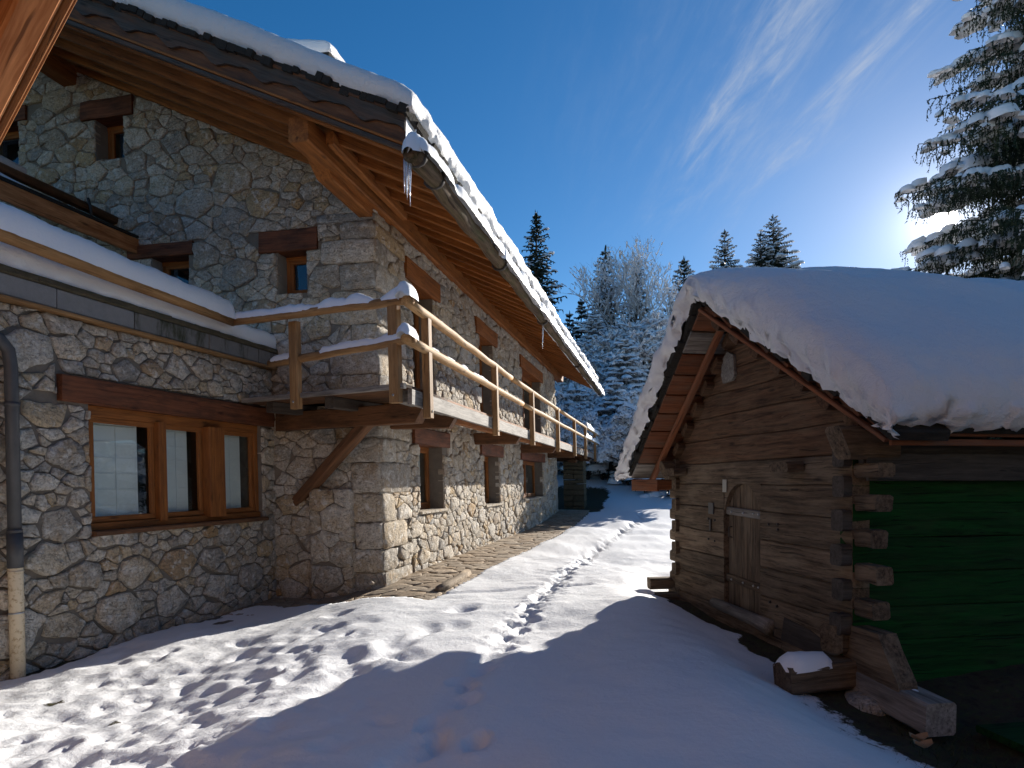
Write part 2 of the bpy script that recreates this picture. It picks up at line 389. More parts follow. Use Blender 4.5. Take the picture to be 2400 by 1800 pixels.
# ------------------------------------------------------------------ ground: one sheet, snow with tracks, bare strips by the walls
RG = random.Random(3)
prints = []       # x, y, rx, ry, angle, depth, rim
for k in range(420):                                                     # old trodden snow, left foreground
    px, py = RG.uniform(-60, 900), RG.uniform(1470, 1815)
    lim = 1800 - (px - 380) * .44 if px > 380 else 1900
    if py > lim + 20 and RG.random() < .75: continue
    if py < 1600 - px * .33: continue
    x, y = gpt(px, py, -.12)
    sc_ = RG.choice((.4, .55, .7, .9)); prints.append((x, y, RG.uniform(.05, .11) * sc_, RG.uniform(.09, .18) * sc_, RG.uniform(-.6, .9), RG.uniform(.008, .028) * sc_ ** .5, .16))
for k in range(26):
    px = RG.uniform(560, 1150); py = RG.uniform(1420, 1560)
    x, y = gpt(px, py); prints.append((x, y, RG.uniform(.08, .16), RG.uniform(.12, .25), RG.uniform(-.5, .9), RG.uniform(.015, .045), .1))
trail = [gpt(940, 1800), gpt(1030, 1700), gpt(1105, 1590), gpt(1195, 1490), gpt(1262, 1415), gpt(1325, 1345), gpt(1400, 1285), gpt(1450, 1250), gpt(1520, 1212), gpt(1575, 1195)]
TP = []
for i in range(len(trail) - 1):
    L = math.dist(trail[i], trail[i + 1]); m = max(2, int(L / .11))
    for k in range(m):
        f = k / m; TP.append((trail[i][0] * (1 - f) + trail[i + 1][0] * f, trail[i][1] * (1 - f) + trail[i + 1][1] * f))
steps = []
for i, (x, y) in enumerate(TP):
    if i % 3 == 0:
        s = 1 if (i // 3) % 2 else -1
        deep = .06 if y > 6.2 else .05
        steps.append((x + s * .06 + RG.uniform(-.02, .02), y + RG.uniform(-.05, .05), RG.uniform(.045, .065), RG.uniform(.09, .13), -.35 + RG.uniform(-.3, .3), deep * RG.uniform(.55, 1.0), .3))
prints += steps
for px, py in ((1028, 1722), (1098, 1612), (1120, 1735)):
    x, y = gpt(px, py); prints.append((x, y, .05, .10, -.2, .085, .25))
xs = np.concatenate([-np.geomspace(400, 6.2, 42), np.arange(-6.0, 5.0, .042), np.geomspace(5.05, 400, 60)])
ys = np.concatenate([np.linspace(-60, .2, 14), np.arange(.6, 3.2, .15), np.arange(3.2, 13, .042), 13 * np.geomspace(1.005, 40, 190)])
GX, GY = np.meshgrid(xs, ys)
def sstep(a, b, x): t = np.clip((x - a) / (b - a), 0, 1); return t * t * (3 - 2 * t)
def hash2(ix, iy, s):
    h = (ix.astype(np.int64) * 374761393 + iy.astype(np.int64) * 668265263 + s * 1442695041) & 0xffffffff
    h = ((h ^ (h >> 13)) * 1274126177) & 0xffffffff
    return ((h ^ (h >> 16)) & 0xffff) / 65535.0
def vnoise(x, y, f, s=0):
    x = x * f; y = y * f; ix = np.floor(x); iy = np.floor(y); fx = x - ix; fy = y - iy
    fx = fx * fx * (3 - 2 * fx); fy = fy * fy * (3 - 2 * fy)
    a = hash2(ix, iy, s); b = hash2(ix + 1, iy, s); c_ = hash2(ix, iy + 1, s); d = hash2(ix + 1, iy + 1, s)
    return (a * (1 - fx) + b * fx) * (1 - fy) + (c_ * (1 - fx) + d * fx) * fy - .5
def base_ground(X, Y):
    z = -.30 * sstep(-1.2, -3.3, X) * sstep(16, 9, Y)
    z = z + np.where(Y > 19, np.minimum(.0065 * (Y - 19) ** 2, 4.4 + .17 * (Y - 45) * (Y > 45)), 0)
    z = z - .24 * np.exp(-((X - 2.75) ** 2 / 1.0 + (Y - 4.3) ** 2 / 1.6))
    z = z - .10 * np.exp(-((X - 2.1) ** 2 / .25 + (Y - 7.0) ** 2 / 4.5))
    z = z + .55 * sstep(1.0, -3.5, X) * sstep(25.5, 29, Y)
    return z
def ground_at(x, y): return float(base_ground(np.array([x]), np.array([y]))[0])
Z = base_ground(GX, GY)
near = sstep(40, 15, GY)
Z = Z + .05 * vnoise(GX, GY, .9, 1) + .085 * vnoise(GX + 3, GY * .8, 1.5, 2) * near + .016 * vnoise(GX, GY, 5.5, 3) * near + .008 * vnoise(GX, GY, 13, 4) * near + .35 * vnoise(GX, GY, .12, 5) * sstep(30, 60, GY)
left = sstep(-.8, -2.4, GX + .25 * (GY - 6)) * sstep(9.5, 6, GY)
Z = Z + left * (.035 * vnoise(GX * 1.1, GY * .8, 3.2, 6) + .030 * vnoise(GX, GY, 7.5, 7) + .020 * vnoise(GX, GY, 16, 8) * (.3 + 1.4 * (vnoise(GX, GY, 1.1, 9) + .5)) + .022 * np.maximum(0, vnoise(GX, GY, 21, 10)) * (vnoise(GX, GY, 1.6, 11) > 0.02))
# drift beside the shed's front
Z = Z + .12 * np.exp(-((GX - 1.35) ** 2 / .5 + (GY - 7.2) ** 2 / 5.0)) + .10 * np.exp(-((GX - 1.2) ** 2 / .5 + (GY - 4.4) ** 2 / 1.2))
for (x, y, rx, ry, an, dp, rim) in prints:
    ix = np.searchsorted(xs, [x - .6, x + .6]); iy = np.searchsorted(ys, [y - .7, y + .7])
    sl = (slice(iy[0], iy[1]), slice(ix[0], ix[1])); dx = GX[sl] - x; dy = GY[sl] - y
    c_, s_ = math.cos(an), math.sin(an); u = (dx * c_ + dy * s_) / rx; v = (-dx * s_ + dy * c_) / ry; r2 = u * u + v * v
    Z[sl] += -dp * np.exp(-r2 ** (1.5 if rim < .2 else 1.7)) + dp * rim * np.exp(-((np.sqrt(r2) - 1.5) / .35) ** 2)
# crumbly throw-out along the fresh trail
TPa = np.array(TP)
m = (GX > -1.5) & (GX < 7) & (GY > 3.2) & (GY < 34); idx = np.argwhere(m); gx, gy = GX[m], GY[m]
dmin = np.full(gx.shape, 9.0)
for (x, y) in TP: dmin = np.minimum(dmin, np.hypot(gx - x, (gy - y) * .8))
cr = np.exp(-(dmin / .19) ** 2)
Z[m] += cr * (.06 * vnoise(gx, gy, 10, 21) + .06 * vnoise(gx, gy, 21, 22)) * sstep(5.2, 6.4, gy) - .04 * np.exp(-(dmin / .10) ** 2)
# an old faint crease crossing the yard
for (p0, p1) in ((gpt(960, 1392), gpt(1380, 1372)), (gpt(620, 1660), gpt(1010, 1480))):
    ux, uy = p1[0] - p0[0], p1[1] - p0[1]; L2 = ux * ux + uy * uy
    tt = np.clip(((GX - p0[0]) * ux + (GY - p0[1]) * uy) / L2, 0, 1)
    dd = np.hypot(GX - p0[0] - tt * ux, GY - p0[1] - tt * uy); Z -= .03 * np.exp(-(dd / .07) ** 2)
# bare ground: along the walls, under the balcony end, round the shed
dx, dy = GX - C0.x, GY - C0.y; Aa = dx * D2.x + dy * D2.y; Bb = dx * N2.x + dy * N2.y
dx, dy = GX - A0.x, GY - A0.y; At = dx * AT.x + dy * AT.y; Ah = dx * AN.x + dy * AN.y
dx, dy = GX - SR.x, GY - SR.y; Sp = dx * SW.x + dy * SW.y; Sq = dx * SE.x + dy * SE.y
wig = .22 * vnoise(GX, GY, 2.2, 31) + .12 * vnoise(GX, GY, 6, 32)
PATHW = 1.22
edge_near = -1.15 + .45 * sstep(.9, -1.6, Bb) + wig * .8
onpath = (Bb < PATHW + .03) & (Bb > -1.85) & (Aa > edge_near) & (Aa < 17.0) & ~((Aa > .05) & (Bb < 0))
Z = np.where(onpath, base_ground(GX, GY) - .07, Z)
bare = np.where(onpath, 1.0, 0.0)
strip = (Ah > -.2) & (Ah < .22 + wig * .9) & (At > -.3) & (At < 7)
Z = np.where(strip, base_ground(GX, GY) - .05 + .02 * vnoise(GX, GY, 9, 33), Z); bare = np.where(strip, .9, bare)
inside = ((Bb < 0) & (Aa > 0) & (Aa < 16.5) & (Bb > -8)) | ((Ah < -.1) & (At > 0))
Z = np.where(inside, base_ground(GX, GY) - .12, Z); bare = np.where(inside, 1.0, bare)
under = sstep(2.0, 1.2, Bb + wig) * sstep(16.4, 16.9, Aa) * sstep(25, 21.5, Aa + wig * 3) * sstep(-6, -4, Bb)
Z = Z - .08 * under; bare = np.maximum(bare, under)
# shed surroundings: soil line under the sills, patchy snow in front of the near corner
sd0 = sstep(-.42, -.12, Sq + wig * .7) * sstep(-1.3, -.9, Sp) * sstep(3.9, 3.4, Sp)
patch = sstep(-.95, -.35, Sq + wig * 1.4) * sstep(.9, .2, Sp + wig) * sstep(-3.0, -1.0, Sp)
patch2 = sstep(-.2, .3, Sq + wig) * sstep(-.2, -.7, Sp + wig * .5)
bz = np.clip(sd0 + .5 * patch + patch2, 0, 1)
Z = Z - .06 * np.clip(sd0 + patch, 0, 1) - .04 * patch2; bare = np.maximum(bare, bz * .95)
pk = np.exp(-((GX - gpt(130, 1625, -.25)[0]) ** 2 + (GY - gpt(130, 1625, -.25)[1]) ** 2) / .012); bare = np.maximum(bare, pk * .75)
pk = np.exp(-((GX - gpt(270, 1680, -.25)[0]) ** 2 + (GY - gpt(270, 1680, -.25)[1]) ** 2) / .006); bare = np.maximum(bare, pk * .7)
ny, nx = GX.shape
me = bpy.data.meshes.new('snow_ground')
vv = np.stack([GX, GY, Z], -1).reshape(-1, 3)
i0 = (np.arange(ny - 1)[:, None] * nx + np.arange(nx - 1)[None, :]).ravel()
quads = np.stack([i0, i0 + 1, i0 + nx + 1, i0 + nx], -1)
me.vertices.add(len(vv)); me.vertices.foreach_set('co', vv.ravel().astype(np.float32))
me.loops.add(quads.size); me.loops.foreach_set('vertex_index', quads.ravel().astype(np.int32))
me.polygons.add(len(quads)); me.polygons.foreach_set('loop_start', np.arange(0, quads.size, 4, dtype=np.int32))
me.polygons.foreach_set('use_smooth', np.ones(len(quads), dtype=bool))
me.update(calc_edges=True)
a_ = me.attributes.new('tint', 'FLOAT', 'POINT'); a_.data.foreach_set('value', bare.ravel().astype(np.float32))
me.materials.append(M['ground'])
gob = bpy.data.objects.new('snow_ground', me); col.objects.link(gob)
gob['kind'] = 'structure'; gob['label'] = 'snow covered yard with footprints and bare earth by the walls'

# ------------------------------------------------------------------ rubble masonry
def clip_half(poly, nx_, ny_, c):
    out = []; n_ = len(poly)
    for i in range(n_):
        p_, q_ = poly[i], poly[(i + 1) % n_]; dp = p_[0] * nx_ + p_[1] * ny_ - c; dq = q_[0] * nx_ + q_[1] * ny_ - c
        if dp <= 0: out.append(p_)
        if (dp < 0 < dq) or (dq < 0 < dp):
            t = dp / (dp - dq); out.append((p_[0] + (q_[0] - p_[0]) * t, p_[1] + (q_[1] - p_[1]) * t))
    return out
def parea(poly): return .5 * sum(poly[i][0] * poly[(i + 1) % len(poly)][1] - poly[(i + 1) % len(poly)][0] * poly[i][1] for i in range(len(poly))) if len(poly) > 2 else 0
def cells(outline, classes, aspect=1.35, holes=(), seed=1, fixed=()):
    """packed irregular convex stones inside a convex outline, kept out of rectangular holes"""
    rr = random.Random(seed); xs_ = [p_[0] for p_ in outline]; ys_ = [p_[1] * aspect for p_ in outline]
    S = []; RR = []
    for (x, y, r) in fixed: S.append((x, y * aspect)); RR.append(r)
    for (r0, r1, tries) in classes:
        for _ in range(tries):
            x = rr.uniform(min(xs_), max(xs_)); y = rr.uniform(min(ys_), max(ys_)); r = rr.uniform(r0, r1)
            if S:
                d = np.hypot(np.array([s[0] for s in S[-1500:]]) - x, np.array([s[1] for s in S[-1500:]]) - y)
                if np.any(d < .86 * (np.array(RR[-1500:]) + r)): continue
            S.append((x, y)); RR.append(r)
    S = np.array(S); RR = np.array(RR); out = []
    ol = [(p_[0], p_[1] * aspect) for p_ in outline]
    if parea(ol) < 0: ol = ol[::-1]
    for i in range(len(S)):
        d2 = ((S - S[i]) ** 2).sum(1); order = np.argsort(d2 - RR ** 2)[:34]; poly = ol
        for j in order:
            if j == i: continue
            nx_, ny_ = 2 * (S[j] - S[i]); c = (S[j] ** 2).sum() - (S[i] ** 2).sum() - .55 * RR[j] ** 2 + .55 * RR[i] ** 2
            poly = clip_half(poly, nx_, ny_, c)
            if len(poly) < 3: break
        if len(poly) < 3: continue
        poly = [(p_[0], p_[1] / aspect) for p_ in poly]
        for (x0, x1, y0, y1) in holes:
            if max(p_[0] for p_ in poly) <= x0 or min(p_[0] for p_ in poly) >= x1 or max(p_[1] for p_ in poly) <= y0 or min(p_[1] for p_ in poly) >= y1: continue
            opts = [clip_half(poly, 1, 0, x0), clip_half(poly, -1, 0, -x1), clip_half(poly, 0, 1, y0), clip_half(poly, 0, -1, -y1)]
            poly = max(opts, key=lambda q_: parea(q_) if len(q_) > 2 else 0)
            if len(poly) < 3: break
        if len(poly) < 3: continue
        tgt = rr.choice((4, 4, 4, 5, 5)); ar0 = parea(poly)
        while len(poly) > tgt:                              # drop the least telling corners: blocky outlines, dark chinks between
            loss = [abs(parea([poly[i_ - 1], poly[i_], poly[(i_ + 1) % len(poly)]])) for i_ in range(len(poly))]; k_ = loss.index(min(loss))
            if loss[k_] > .075 * ar0: break
            poly = poly[:k_] + poly[k_ + 1:]
        if parea(poly) > .0010: out.append(poly)
    return out
def stone(mb, poly, F, gap=.004, proud=(.015, .055), rr=R, back=-.09, flat=False):
    """one rubble stone from its outline: chipped edges, tilted uneven face"""
    n_ = len(poly); ar = parea(poly); cxx = sum(p_[0] for p_ in poly) / n_; cyy = sum(p_[1] for p_ in poly) / n_
    rad = math.sqrt(ar / math.pi)
    cut = []
    for i in range(n_):                                   # knock the corners off
        p0, p1, p2 = poly[i - 1], poly[i], poly[(i + 1) % n_]
        k0, k1 = rr.uniform(.03, .13), rr.uniform(.03, .13)
        cut.append((p1[0] + (p0[0] - p1[0]) * k0, p1[1] + (p0[1] - p1[1]) * k0)); cut.append((p1[0] + (p2[0] - p1[0]) * k1, p1[1] + (p2[1] - p1[1]) * k1))
    ring = []; step = max(.05, rad * .42)
    for i in range(len(cut)):
        p0, p1 = cut[i], cut[(i + 1) % len(cut)]; L = math.dist(p0, p1); m_ = max(1, int(round(L / step)))
        for k in range(m_): ring.append((p0[0] + (p1[0] - p0[0]) * k / m_, p0[1] + (p1[1] - p0[1]) * k / m_))
    j = min(.014, rad * .075) if not flat else .006
    def shr(p_, dd):
        ex, ey = p_[0] - cxx, p_[1] - cyy; L = math.hypot(ex, ey) + 1e-6; s = max(.2, 1 - dd / L); return (cxx + ex * s, cyy + ey * s)
    ring = [shr((p_[0] + rr.uniform(-j, j), p_[1] + rr.uniform(-j, j)), gap) for p_ in ring]
    h = rr.uniform(*proud) * min(1.25, .55 + rad * 2.2); tx, ty = (0, 0) if flat else (rr.uniform(-.06, .06) / (1 + rad), rr.uniform(-.06, .06) / (1 + rad))
    nn = len(ring); vs = []; gs = []; off = (rr.uniform(0, 90), rr.uniform(0, 90), rr.uniform(0, 90))
    rot = rr.uniform(-.5, .5); cr_, sr_ = math.cos(rot), math.sin(rot)
    bev = min(.013, rad * .11) if not flat else .005
    def put(p_, hh):
        vs.append(F(p_[0], p_[1], hh)); gx_, gz_ = p_[0] * cr_ - p_[1] * sr_, p_[0] * sr_ + p_[1] * cr_
        gs.append((gx_ + off[0], gz_ + off[1], hh + off[2]))
    def face(p_, amp): return h + (p_[0] - cxx) * tx + (p_[1] - cyy) * ty + rr.uniform(-amp, amp)
    for p_ in ring: put(p_, back)
    for p_ in ring: put(p_, max(.006, face(p_, .004) - bev * rr.uniform(.5, 1.1)))
    for p_ in ring: put(shr(p_, bev * rr.uniform(.6, 1.4)), face(p_, .004))
    am = 0 if flat else min(.014, rad * .06)
    for p_ in ring: q_ = (cxx + (p_[0] - cxx) * rr.uniform(.45, .62), cyy + (p_[1] - cyy) * rr.uniform(.45, .62)); put(q_, face(q_, am) + am * .6)
    put((cxx, cyy), face((cxx, cyy), am) + am * .6)
    fs = []
    for r_ in range(3):
        for i in range(nn): k = (i + 1) % nn; fs.append((r_ * nn + i, r_ * nn + k, (r_ + 1) * nn + k, (r_ + 1) * nn + i))
    for i in range(nn): fs.append((3 * nn + i, 3 * nn + (i + 1) % nn, 4 * nn))
    mb.add(vs, fs, gs, rr.random())
def strips(mb, F, x0, x1, zb, top, holes, thick):
    """wall core with real openings: vertical strips, each a prism between bottom, openings and a sloping top"""
    cuts = sorted({x0, x1} | {c for h in holes for c in h[:2] if x0 < c < x1})
    for a_, b_ in zip(cuts, cuts[1:]):
        mid = (a_ + b_) / 2; hs_ = sorted([h for h in holes if h[0] < mid < h[1]], key=lambda h: h[2]); lo = zb
        segs = []
        for h in hs_: segs.append((lo, lo, h[2], h[2])); lo = h[3]
        segs.append((lo, lo, top(b_), top(a_)))
        for (l0, l1, t1, t0) in segs:
            if t1 - l1 < 1e-3: continue
            q_ = [F(a_, l0, 0), F(b_, l1, 0), F(b_, t1, 0), F(a_, t0, 0)]
            mb.prism(q_, F(a_, l0, -thick) - F(a_, l0, 0))
def pix_area(poly, F):
    n_ = len(poly); c = [F(p_[0], p_[1], 0) for p_ in poly]; xy = []
    for p_ in c:
        if p_.y < .5: return 0
        xy.append((p_.x / p_.y, (p_.z - EYE) / p_.y))
    cx_ = sum(q_[0] for q_ in xy) / n_; cy_ = sum(q_[1] for q_ in xy) / n_
    if abs(cx_) > .80 or cy_ > .75 or cy_ < -.46: return 0
    return abs(parea(xy)) * FPX * FPX
# ------------------------------------------------------------------ the chalet
chalet = thing('stone_chalet', 'large rubble stone chalet with snowy timber roof and long balcony', 'chalet', tuple(C0))
def zr(b): return 5.80 - .475 * b                          # underside of the rafters
def gtop(s): return zr(s) - .02                              # gable wall top, s = b (negative to the left)
FG = lambda s, z, h: W(-h, s, z)                              # gable plane, h towards the camera
FF = lambda s, z, h: W(s, h, z)                               # long facade, h outwards
def gh(x0, x1, y0, y1):
    (b0, z1), (b1, z0) = ray_gable(x0, y0), ray_gable(x1, y1); return (b0, b1, z0, z1)
gable_holes = [gh(651, 721, 591, 686), gh(224, 292, 280, 369), gh(355, 445, 604, 690), gh(-60, 48, 300, 425)]
facade_holes = [(1.58, 2.86, .95, 2.12), (5.73, 7.2, .90, 2.08), (10.05, 13.3, .92, 2.10), (1.42, 2.5, 2.66, 4.85), (5.55, 6.85, 2.66, 4.85), (10.2, 13.2, 2.66, 4.85)]
FLEN = 16.3
gw = MB(); strips(gw, FG, -7.6, 0, -.5, gtop, gable_holes, .5); gable_wall = gw.build('gable_wall', 'render_grey', chalet)
# lean grey render only in the reveals; behind the stones a mortar skin
fw = MB(); strips(fw, FF, .5, FLEN, -.4, lambda s: zr(0) - .05, facade_holes, .5); facade_wall = fw.build('facade_wall', 'mortar', chalet)
sk = MB(); strips(sk, lambda s, z, h: FG(s, z, h + .003), -7.6, 0.0, -.5, gtop, gable_holes, .002); sk.build('mortar', 'mortar', gable_wall)
bk = MB(); bk.prism([W(FLEN, -.5, -.4), W(FLEN, -7.6, -.4), W(FLEN, -7.6, zr(-7.6)), W(FLEN, -.5, zr(-.5))], D2 * -.4); bk.build('end_wall', 'mortar', chalet)
rs = random.Random(11)
QG, QF = [], []                                            # long and short corner blocks
zq = -.25; kq = 0
while zq < 5.42:
    hq = min(rs.uniform(.26, .52), 5.47 - zq); lg, lf = (rs.uniform(.62, 1.0), rs.uniform(.38, .6)) if kq % 2 else (rs.uniform(.36, .55), rs.uniform(.75, 1.25))
    e_ = lambda: rs.uniform(-.018, .018)
    QG.append([(-lg + e_(), zq + .004 + e_() * .5), (.035, zq + .004), (.035, zq + hq - .004), (-lg + e_(), zq + hq - .004 + e_() * .5)])
    if not any(h[0] - .3 < lf and h[2] < zq + hq and h[3] + .35 > zq for h in facade_holes): QF.append([(0.0, zq + .004), (lf + e_(), zq + .004 + e_() * .5), (lf + e_(), zq + hq - .004 + e_() * .5), (0.0, zq + hq - .004)])
    zq += hq; kq += 1
QGh = [(min(p_[0] for p_ in q_), .05, min(p_[1] for p_ in q_), max(p_[1] for p_ in q_)) for q_ in QG]; QFh = [(-.05, max(p_[0] for p_ in q_), min(p_[1] for p_ in q_), max(p_[1] for p_ in q_)) for q_ in QF]
corner_g = [(-.42, z, .36) for z in (.25, 1.65, 3.15, 4.6)] + [(-.24, z, .26) for z in (.95, 2.45, 3.9, 5.25)]
glint = [(h[0] - lx[0], h[1] + lx[1], h[3] - .02, h[3] + lx[2]) for h, lx in zip(gable_holes, ((.30, .20, .32), (.26, .20, .30), (.42, .10, .20), (.3, .18, .24)))]
flint = [(h[0] - .28, h[1] + .3, h[3] - .02, h[3] + (.27 if k < 3 else .34)) for k, h in enumerate(facade_holes)]
gcells = cells([(-7.5, -.4), (.035, -.4), (.035, gtop(0)), (-7.5, gtop(-7.5))],
               [(.30, .46, 260), (.19, .28, 900), (.11, .16, 2200), (.06, .09, 3800), (.035, .05, 3000)], 1.5, gable_holes + glint + QGh, 21) + QG
corner_f = [(.34, z, .34) for z in (.5, 1.2, 2.0, 3.4, 4.2)] + [(.9 + 1.3 * k + rs.uniform(-.3, .3), .3 + rs.uniform(-.1, .15), rs.uniform(.28, .42)) for k in range(11)]
fcells = cells([(0, -.2), (FLEN, -.2), (FLEN, 5.50), (0, 5.50)],
               [(.26, .46, 420), (.15, .22, 1700), (.085, .125, 4200), (.05, .07, 4200)], 1.9, facade_holes + flint + QFh, 22, corner_f[5:]) + QF
allst = [(pix_area(c, FG), 0, c) for c in gcells] + [(pix_area(c, FF), 1, c) for c in fcells]
# what stands in front of the gable (annex and terrace) hides its lower left part
allst = [(0 if (w_ == 0 and sum(p_[0] for p_ in c) / len(c) < -1.75 and sum(p_[1] for p_ in c) / len(c) < 3.3) else a_, w_, c) for a_, w_, c in allst]
allst.sort(key=lambda s: -s[0])
rest = [MB(), MB()]
for k, (ar, w_, c) in enumerate(allst):
    F = FF if w_ else FG; pr = (.022, .055) if w_ == 0 else (.022, .065)
    if k < 298: mb = MB(); stone(mb, c, F, proud=pr, rr=rs); mb.build('stone', 'stone', (gable_wall, facade_wall)[w_], True)
    elif ar > 0 or w_: stone(rest[w_], c, F, proud=pr, rr=rs)
rest[0].build('small_stones', 'stone', gable_wall, True, kind='stuff'); rest[1].build('small_stones', 'stone', facade_wall, True, kind='stuff')
# stepped buttress at the foot of the gable
bt = MB(); bt.prism([W(-.13, -1.05, -.4), W(-.13, -.42, -.4), W(-.13, -.42, 1.34), W(-.13, -1.05, 1.34)], D2 * .12)
butt = bt.build('buttress', 'mortar', chalet)
for c in cells([(-1.07, -.4), (-.40, -.4), (-.40, 1.36), (-1.07, 1.36)], [(.24, .3, 60), (.13, .18, 200), (.06, .09, 300)], 1.2, (), 5):
    mb = MB(); stone(mb, c, lambda s, z, h: W(-.13 - h, s, z), proud=(.01, .03), rr=rs, back=-.12); mb.build('stone', 'stone', butt, True)

def window(parent, P, x0, x1, z0, z1, depth, fw_=.075, mull=(), dark=True, label=None, blind=False, rail=None):
    """timber casement set back in its opening. P(x, z, h) maps to the wall plane, h outwards"""
    zz = Vector((0, 0, 1)); wm = MB(); h = -depth
    fr_ = MB(); t_ = .07
    hn = (P(0, 0, 1) - P(0, 0, 0)).normalized()
    def bar(m_, xa, za, xb, zb, w_, th_, hh): m_.beam(P(xa, za, hh), P(xb, zb, hh), w_, th_, up=hn, bev=.006)
    bar(fr_, x0 - .01, z1 - fw_ / 2, x1 + .01, z1 - fw_ / 2, fw_, t_, h); bar(fr_, x0 - .01, z0 + fw_ / 2, x1 + .01, z0 + fw_ / 2, fw_, t_, h)
    bar(fr_, x0 + fw_ / 2, z0 + fw_, x0 + fw_ / 2, z1 - fw_, fw_, t_ - .004, h); bar(fr_, x1 - fw_ / 2, z0 + fw_, x1 - fw_ / 2, z1 - fw_, fw_, t_ - .004, h)
    win = fr_.build('window', 'larch_frame', parent)
    xsn = [x0 + fw_] + list(mull) + [x1 - fw_]
    for k in range(len(xsn) - 1):
        xa, xb = xsn[k], xsn[k + 1]
        if k: xa += .03
        if k < len(xsn) - 2: xb -= .03
        cs = MB(); c_ = .05
        bar(cs, xa, z1 - fw_ - c_ / 2, xb, z1 - fw_ - c_ / 2, c_, .05, h + .012); bar(cs, xa, z0 + fw_ + c_ / 2, xb, z0 + fw_ + c_ / 2, c_, .05, h + .012)
        bar(cs, xa + c_ / 2, z0 + fw_ + c_, xa + c_ / 2, z1 - fw_ - c_, c_, .046, h + .012); bar(cs, xb - c_ / 2, z0 + fw_ + c_, xb - c_ / 2, z1 - fw_ - c_, c_, .046, h + .012)
        cs.build('casement', 'larch_frame', win)
        pn = MB(); q_ = [P(xa + c_ - .01, z0 + fw_ + c_ - .01, h), P(xb - c_ + .01, z0 + fw_ + c_ - .01, h), P(xb - c_ + .01, z1 - fw_ - c_ + .01, h), P(xa + c_ - .01, z1 - fw_ - c_ + .01, h)]
        pn.prism(q_, hn * -.006); pn.build('pane', 'glass', win)
        if blind:
            bl = MB(); bl.prism([P(xa + .02, z0 + .05, h - .08), P(xb - .02 - .10, z0 + .05, h - .08), P(xb - .12, z1 - .05, h - .08), P(xa + .02, z1 - .05, h - .08)], hn * -.004)
            bl.build('blind', 'blind', win)
            for i in range(1, 6):
                z_ = z0 + (z1 - z0) * i / 5.4; sm = MB(); sm.beam(P(xa + .02, z_, h - .075), P(xb - .125, z_, h - .075), .007, .006); sm.build('blind_seam', 'white_metal', win)
            sm = MB(); xm = xa + (xb - xa) * .62; sm.beam(P(xm, z0 + .06, h - .072), P(xm, z1 - .06, h - .072), .006, .005, up=hn); sm.build('blind_seam', 'white_metal', win)
    for xm in mull:
        mm_ = MB(); bar(mm_, xm, z0 + fw_, xm, z1 - fw_, .06, .09, h + .01); mm_.build('mullion', 'larch_frame', win)
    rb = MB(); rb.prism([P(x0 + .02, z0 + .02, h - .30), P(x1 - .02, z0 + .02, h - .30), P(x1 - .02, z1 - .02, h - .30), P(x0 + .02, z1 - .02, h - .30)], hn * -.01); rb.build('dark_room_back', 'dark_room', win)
    return win
def lintel(parent, P, x0, x1, z0, z1, proud=.05, deep=.36, mat='lintel_wood', name='lintel'):
    mb = MB(); hn = (P(0, 0, 1) - P(0, 0, 0)).normalized()
    mb.beam(P(x0, (z0 + z1) / 2, proud - deep / 2), P(x1, (z0 + z1) / 2, proud - deep / 2), deep, z1 - z0, bev=.012, seg=6, jit=.004); return mb.build(name, mat, parent)
for (b0, b1, z0, z1), lx in zip(gable_holes, ((.30, .20, .32), (.26, .20, .30), (.42, .10, .20), (.3, .18, .24))):
    lintel(chalet, FG, b0 - lx[0], b1 + lx[1], z1 - .01, z1 + lx[2])
    window(chalet, FG, b0, b1, z0, z1, .27)
for k, (a0, a1, z0, z1) in enumerate(facade_holes):
    up_ = k > 2
    lintel(chalet, FF, a0 - .28, a1 + .3, z1 - .01, z1 + (.27 if not up_ else .34), .07, .4, 'larch_frame' if up_ else 'lintel_wood')
    mu = [(a0 + a1) / 2] if a1 - a0 > 2 else []
    window(chalet, FF, a0, a1, z0, z1, .30, mull=mu, blind=(k < 2))
    if not up_:
        s_ = MB(); s_.beam(FF(a0 - .06, z0 - .02, -.06), FF(a1 + .06, z0 - .02, -.06), .30, .05, bev=.01); s_.build('window_sill', 'stone', chalet)
# balcony side shade: render in the facade reveals
# ---- roof timber
roof = MB()
AE0, AE1 = -2.25, 18.2; BE = 1.42; BR = -7.6
def zs(b): return zr(b) + .235                              # top of the boarding
roof.prism([W(AE0 + .05, BE - .02, zs(BE - .02) + .005), W(AE0 + .05, BR, zs(BR) + .005), W(AE0 + .05, BR, zs(BR) + .17), W(AE0 + .05, BE - .02, zs(BE - .02) + .17)], D2 * (AE1 - AE0 - .1))
roof.prism([W(AE0 + .05, BR, zs(BR) + .005), W(AE0 + .05, BR - 8, zs(BR) - 3.8), W(AE0 + .05, BR - 8, zs(BR) - 3.74), W(AE0 + .05, BR, zs(BR) + .06)], D2 * (AE1 - AE0 - .1))
roofo = roof.build('roof', 'dark_joist', chalet)
nb_ = 48
for k in range(nb_):
    b0 = BE - .01 - k * (BE - BR) / nb_; b1 = b0 - (BE - BR) / nb_ + .006; bm_ = (b0 + b1) / 2
    long_ = b0 > -1.0
    mb = MB(); sl = (W(0, b0, zs(b0)) - W(0, b1, zs(b1)))
    mb.beam(W(AE0 + .04, bm_, zs(bm_) - .014), W(AE1 - .05 if long_ else .3, bm_, zs(bm_) - .014), sl.length, .024, up=sl.cross(D2), bev=.003, seg=3, tint=U(.25, .75)); mb.build('soffit_board', 'larch', roofo)
a_ = AE0 + .16; k = 0
